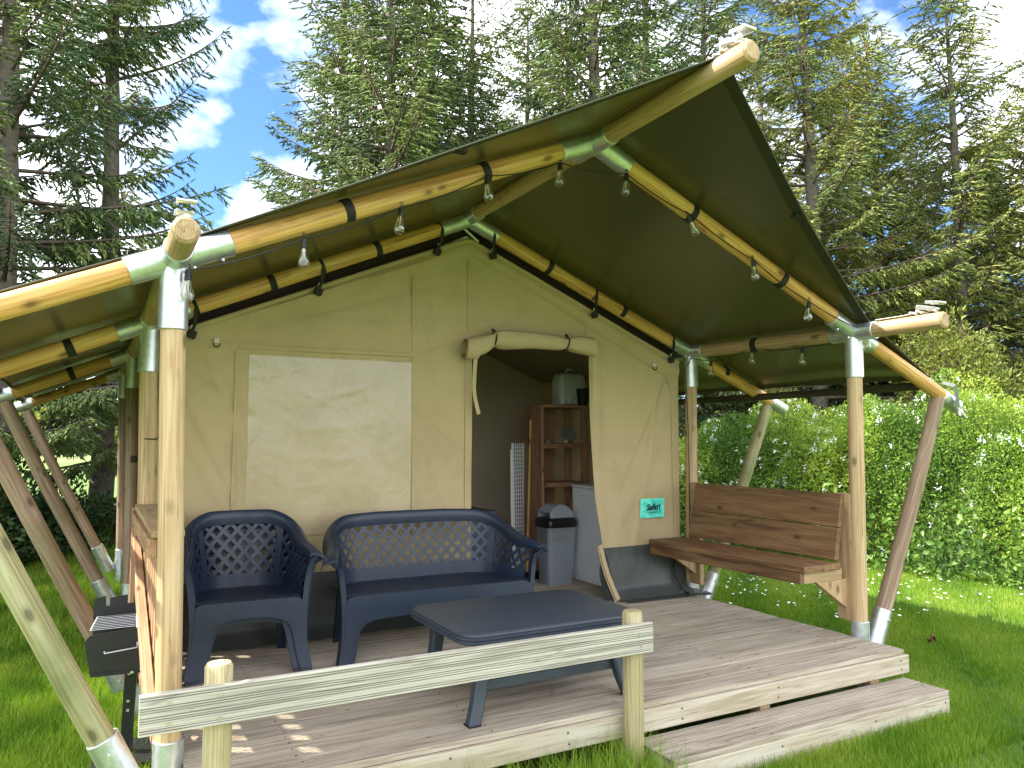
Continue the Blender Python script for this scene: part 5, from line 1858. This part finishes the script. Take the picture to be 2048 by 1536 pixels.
def at_px(px, d):
    a = .497 + math.atan((px - 1024) / 1538)
    return CAMX + d * math.sin(a), CAMY + d * math.cos(a)
x, y = at_px(1890, 15.0)
bush('elder_shrub', 'small yellow green shrub rising behind the hedge before the spruces', 'shrub', (x, y, 2.3), (.75, .75, 1.25), 9000, .09, 'shrub_y', .4)
x, y = at_px(1960, 14.6)
bush('elder_shrub', 'low yellow green bush behind the hedge, right of the taller shrub', 'shrub', (x, y, 2.0), (.8, .7, .9), 6000, .09, 'shrub_y', .4)
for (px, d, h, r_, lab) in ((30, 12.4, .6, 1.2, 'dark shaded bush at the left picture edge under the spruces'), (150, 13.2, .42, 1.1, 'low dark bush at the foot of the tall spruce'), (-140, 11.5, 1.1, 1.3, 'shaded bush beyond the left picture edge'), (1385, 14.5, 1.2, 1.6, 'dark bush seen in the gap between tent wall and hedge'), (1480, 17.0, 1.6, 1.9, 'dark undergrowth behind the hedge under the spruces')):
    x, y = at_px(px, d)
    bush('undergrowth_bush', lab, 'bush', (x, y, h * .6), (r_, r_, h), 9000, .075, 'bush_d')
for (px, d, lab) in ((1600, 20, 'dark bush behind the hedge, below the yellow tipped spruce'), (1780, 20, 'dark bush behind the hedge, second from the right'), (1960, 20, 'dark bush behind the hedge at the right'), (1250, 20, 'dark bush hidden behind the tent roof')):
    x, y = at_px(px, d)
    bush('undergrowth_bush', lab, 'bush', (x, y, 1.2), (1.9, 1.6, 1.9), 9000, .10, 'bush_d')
# far tree line beyond the field
for k, (px, d, r_) in enumerate(((60, 120, 9), (110, 150, 12), (180, 135, 10), (250, 160, 13), (-40, 130, 12), (330, 150, 12))):
    x, y = at_px(px, d)
    bush('far_tree', ['round pale green tree far across the field, leftmost', 'wide green tree far across the field', 'low green tree far across the field near the trunk', 'broad far tree right of the spruce trunk', 'far tree hidden by the left spruce', 'far tree behind the tent'][k], 'tree', (x, y, 1.5), (r_, r_, 5.), 2500, 1.1, 'shrub_y')

# ------------------------------------------------------------------ grass
def inside(P, x0, x1, y0, y1):
    return (P[:, 0] > x0) & (P[:, 0] < x1) & (P[:, 1] > y0) & (P[:, 1] < y1)
def blades(P, h, w, lean=.45):
    n = len(P)
    a = rng.random(n) * 6.283
    U = np.stack([np.cos(a), np.sin(a), np.zeros(n)], 1)
    b = rng.random(n) * 6.283
    B = np.stack([np.cos(b), np.sin(b), np.zeros(n)], 1) * (lean * rng.random(n) ** .7)[:, None]
    V = np.zeros((n, 5, 3)); T = np.zeros((n, 5, 3))
    Z = np.array([0, 0, 1.])
    V[:, 0] = P - U * w[:, None] / 2; V[:, 1] = P + U * w[:, None] / 2
    mid = P + (Z * .55 + B * .35) * h[:, None]
    V[:, 2] = mid + U * w[:, None] * .38; V[:, 3] = mid - U * w[:, None] * .38
    V[:, 4] = P + (Z * (.95 - .25 * np.linalg.norm(B, axis=1))[:, None] + B * 1.1) * h[:, None]
    T[:, :, 0] = np.array([0, 0, .55, .55, 1.])[None]; T[:, :, 1] = rng.random(n)[:, None]
    c = np.floor(P * 9); T[:, :, 2] = (np.abs(np.sin(c[:, 0] * 12.9 + c[:, 1] * 78.2)) % 1)[:, None]
    F = (np.arange(n)[:, None, None] * 5 + np.array([(0, 1, 2), (0, 2, 3), (3, 2, 4)])[None]).reshape(-1, 3)
    return V.reshape(-1, 3), F, T.reshape(-1, 3)
def scatter(n, x0, x1, y0, y1):
    P = np.stack([x0 + (x1 - x0) * rng.random(n), y0 + (y1 - y0) * rng.random(n), np.zeros(n)], 1)
    ok = ~inside(P, .12, 4.05, -.33, 6.2)
    ok &= ~inside(P, 2.1, 4.05, -.61, -.3)
    P = P[ok]; P[:, 2] = lawn_z(P[:, 0], P[:, 1])
    return P
sets = []
P = scatter(95000, 3.1, 6.6, -2.0, 2.2); sets.append((P, .028 + .026 * rng.random(len(P)), .0038))
P = scatter(90000, 5.0, 9.0, -1.0, 6.5); sets.append((P, .035 + .025 * rng.random(len(P)), .005))
P = scatter(26000, 4.1, 6.0, 2.0, 8.0); sets.append((P, .05 + .03 * rng.random(len(P)), .005))
P = scatter(34000, .0, 4.2, -1.0, -.3); sets.append((P, .05 + .05 * rng.random(len(P)), .0032))
P = scatter(60000, -1.6, .1, -.2, 4.0); sets.append((P, .05 + .05 * rng.random(len(P)), .0042))
P = scatter(60000, -3.4, .1, 3.5, 10.5); sets.append((P, .07 + .07 * rng.random(len(P)), .008))
# taller fringe along the deck, the step and the posts
def fringe(n, x0, x1, y0, y1, h0, h1):
    P = np.stack([x0 + (x1 - x0) * rng.random(n), y0 + (y1 - y0) * rng.random(n), np.zeros(n)], 1)
    ok = ~inside(P, 2.09, 4.08, -.60, -.36)
    P = P[ok]
    return (P, h0 + (h1 - h0) * rng.random(len(P)) ** 2, .0036)
sets.append(fringe(1500, .7, 2.05, -.54, -.38, .12, .36))
sets.append(fringe(1800, 1.5, 2.08, -.80, -.40, .12, .36))
sets.append(fringe(2600, 2.1, 4.15, -.72, -.63, .05, .13))
sets.append(fringe(700, 4.1, 4.2, -.6, 1.4, .05, .14))
sets.append(fringe(900, 4.10, 4.3, -.65, -.30, .06, .20))
sets.append(fringe(1500, -.35, .05, .2, 1.9, .06, .18))
sets.append(fringe(1600, -.5, .2, 5.0, 6.4, .10, .30))
sets.append(fringe(2400, -3.5, .3, 8.0, 10.5, .2, .6))
Vs, Fs, Ts = [], [], []; k = 0
for P, h, w in sets:
    V, F, T = blades(P, h, np.full(len(P), w) * (.7 + .6 * rng.random(len(P))))
    Vs.append(V); Fs.append(F + k); Ts.append(T); k += len(V)
Vs, Fs, Ts = np.concatenate(Vs), np.concatenate(Fs), np.concatenate(Ts)
print('grass tris', len(Fs))
g_ = link('grass', fast_mesh('grass', Vs, Fs, Ts, M['blade']), kind='stuff')
# daisies scattered in the lawn
n = 330
cx = np.concatenate([5.4 + 3.2 * rng.random(230), 4.5 + 2.6 * rng.random(100)])
cy = np.concatenate([.9 + 2.9 * rng.random(230) ** 1.0, 1.6 + 3.0 * rng.random(100)])
Vs, Fs = [], []; k = 0
for x, y in zip(cx, cy):
    z = float(lawn_z(x, y)) + .055 + .02 * random.random()
    r_ = .010 + .006 * random.random(); tx, ty = random.gauss(0, .25), random.gauss(0, .25)
    ring = [(x + r_ * math.cos(a_), y + r_ * math.sin(a_), z + r_ * (tx * math.cos(a_) + ty * math.sin(a_))) for a_ in np.linspace(0, 2 * math.pi, 9)[:-1]]
    Vs += [(x, y, z - .006)] + ring; Fs += [(k, k + 1 + i, k + 1 + (i + 1) % 8) for i in range(8)]; k += 9
link('daisies', fast_mesh('daisies', np.array(Vs), np.array(Fs), np.array(Vs), M['petal']), kind='stuff')
lf = MB().sheet(lambda u, v: (5.47 + .07 * u, .36 + .05 * v, .06 + .035 * math.sin(u * 5) * math.cos(v * 4)), 5, 4).obj('fallen_leaf', M['leafb'], None, 60)
lf['label'] = 'dry curled brown leaf lying on the lawn right of the deck'; lf['category'] = 'leaf'
for o in OFFS:
    if '_off' in o: del o['_off']
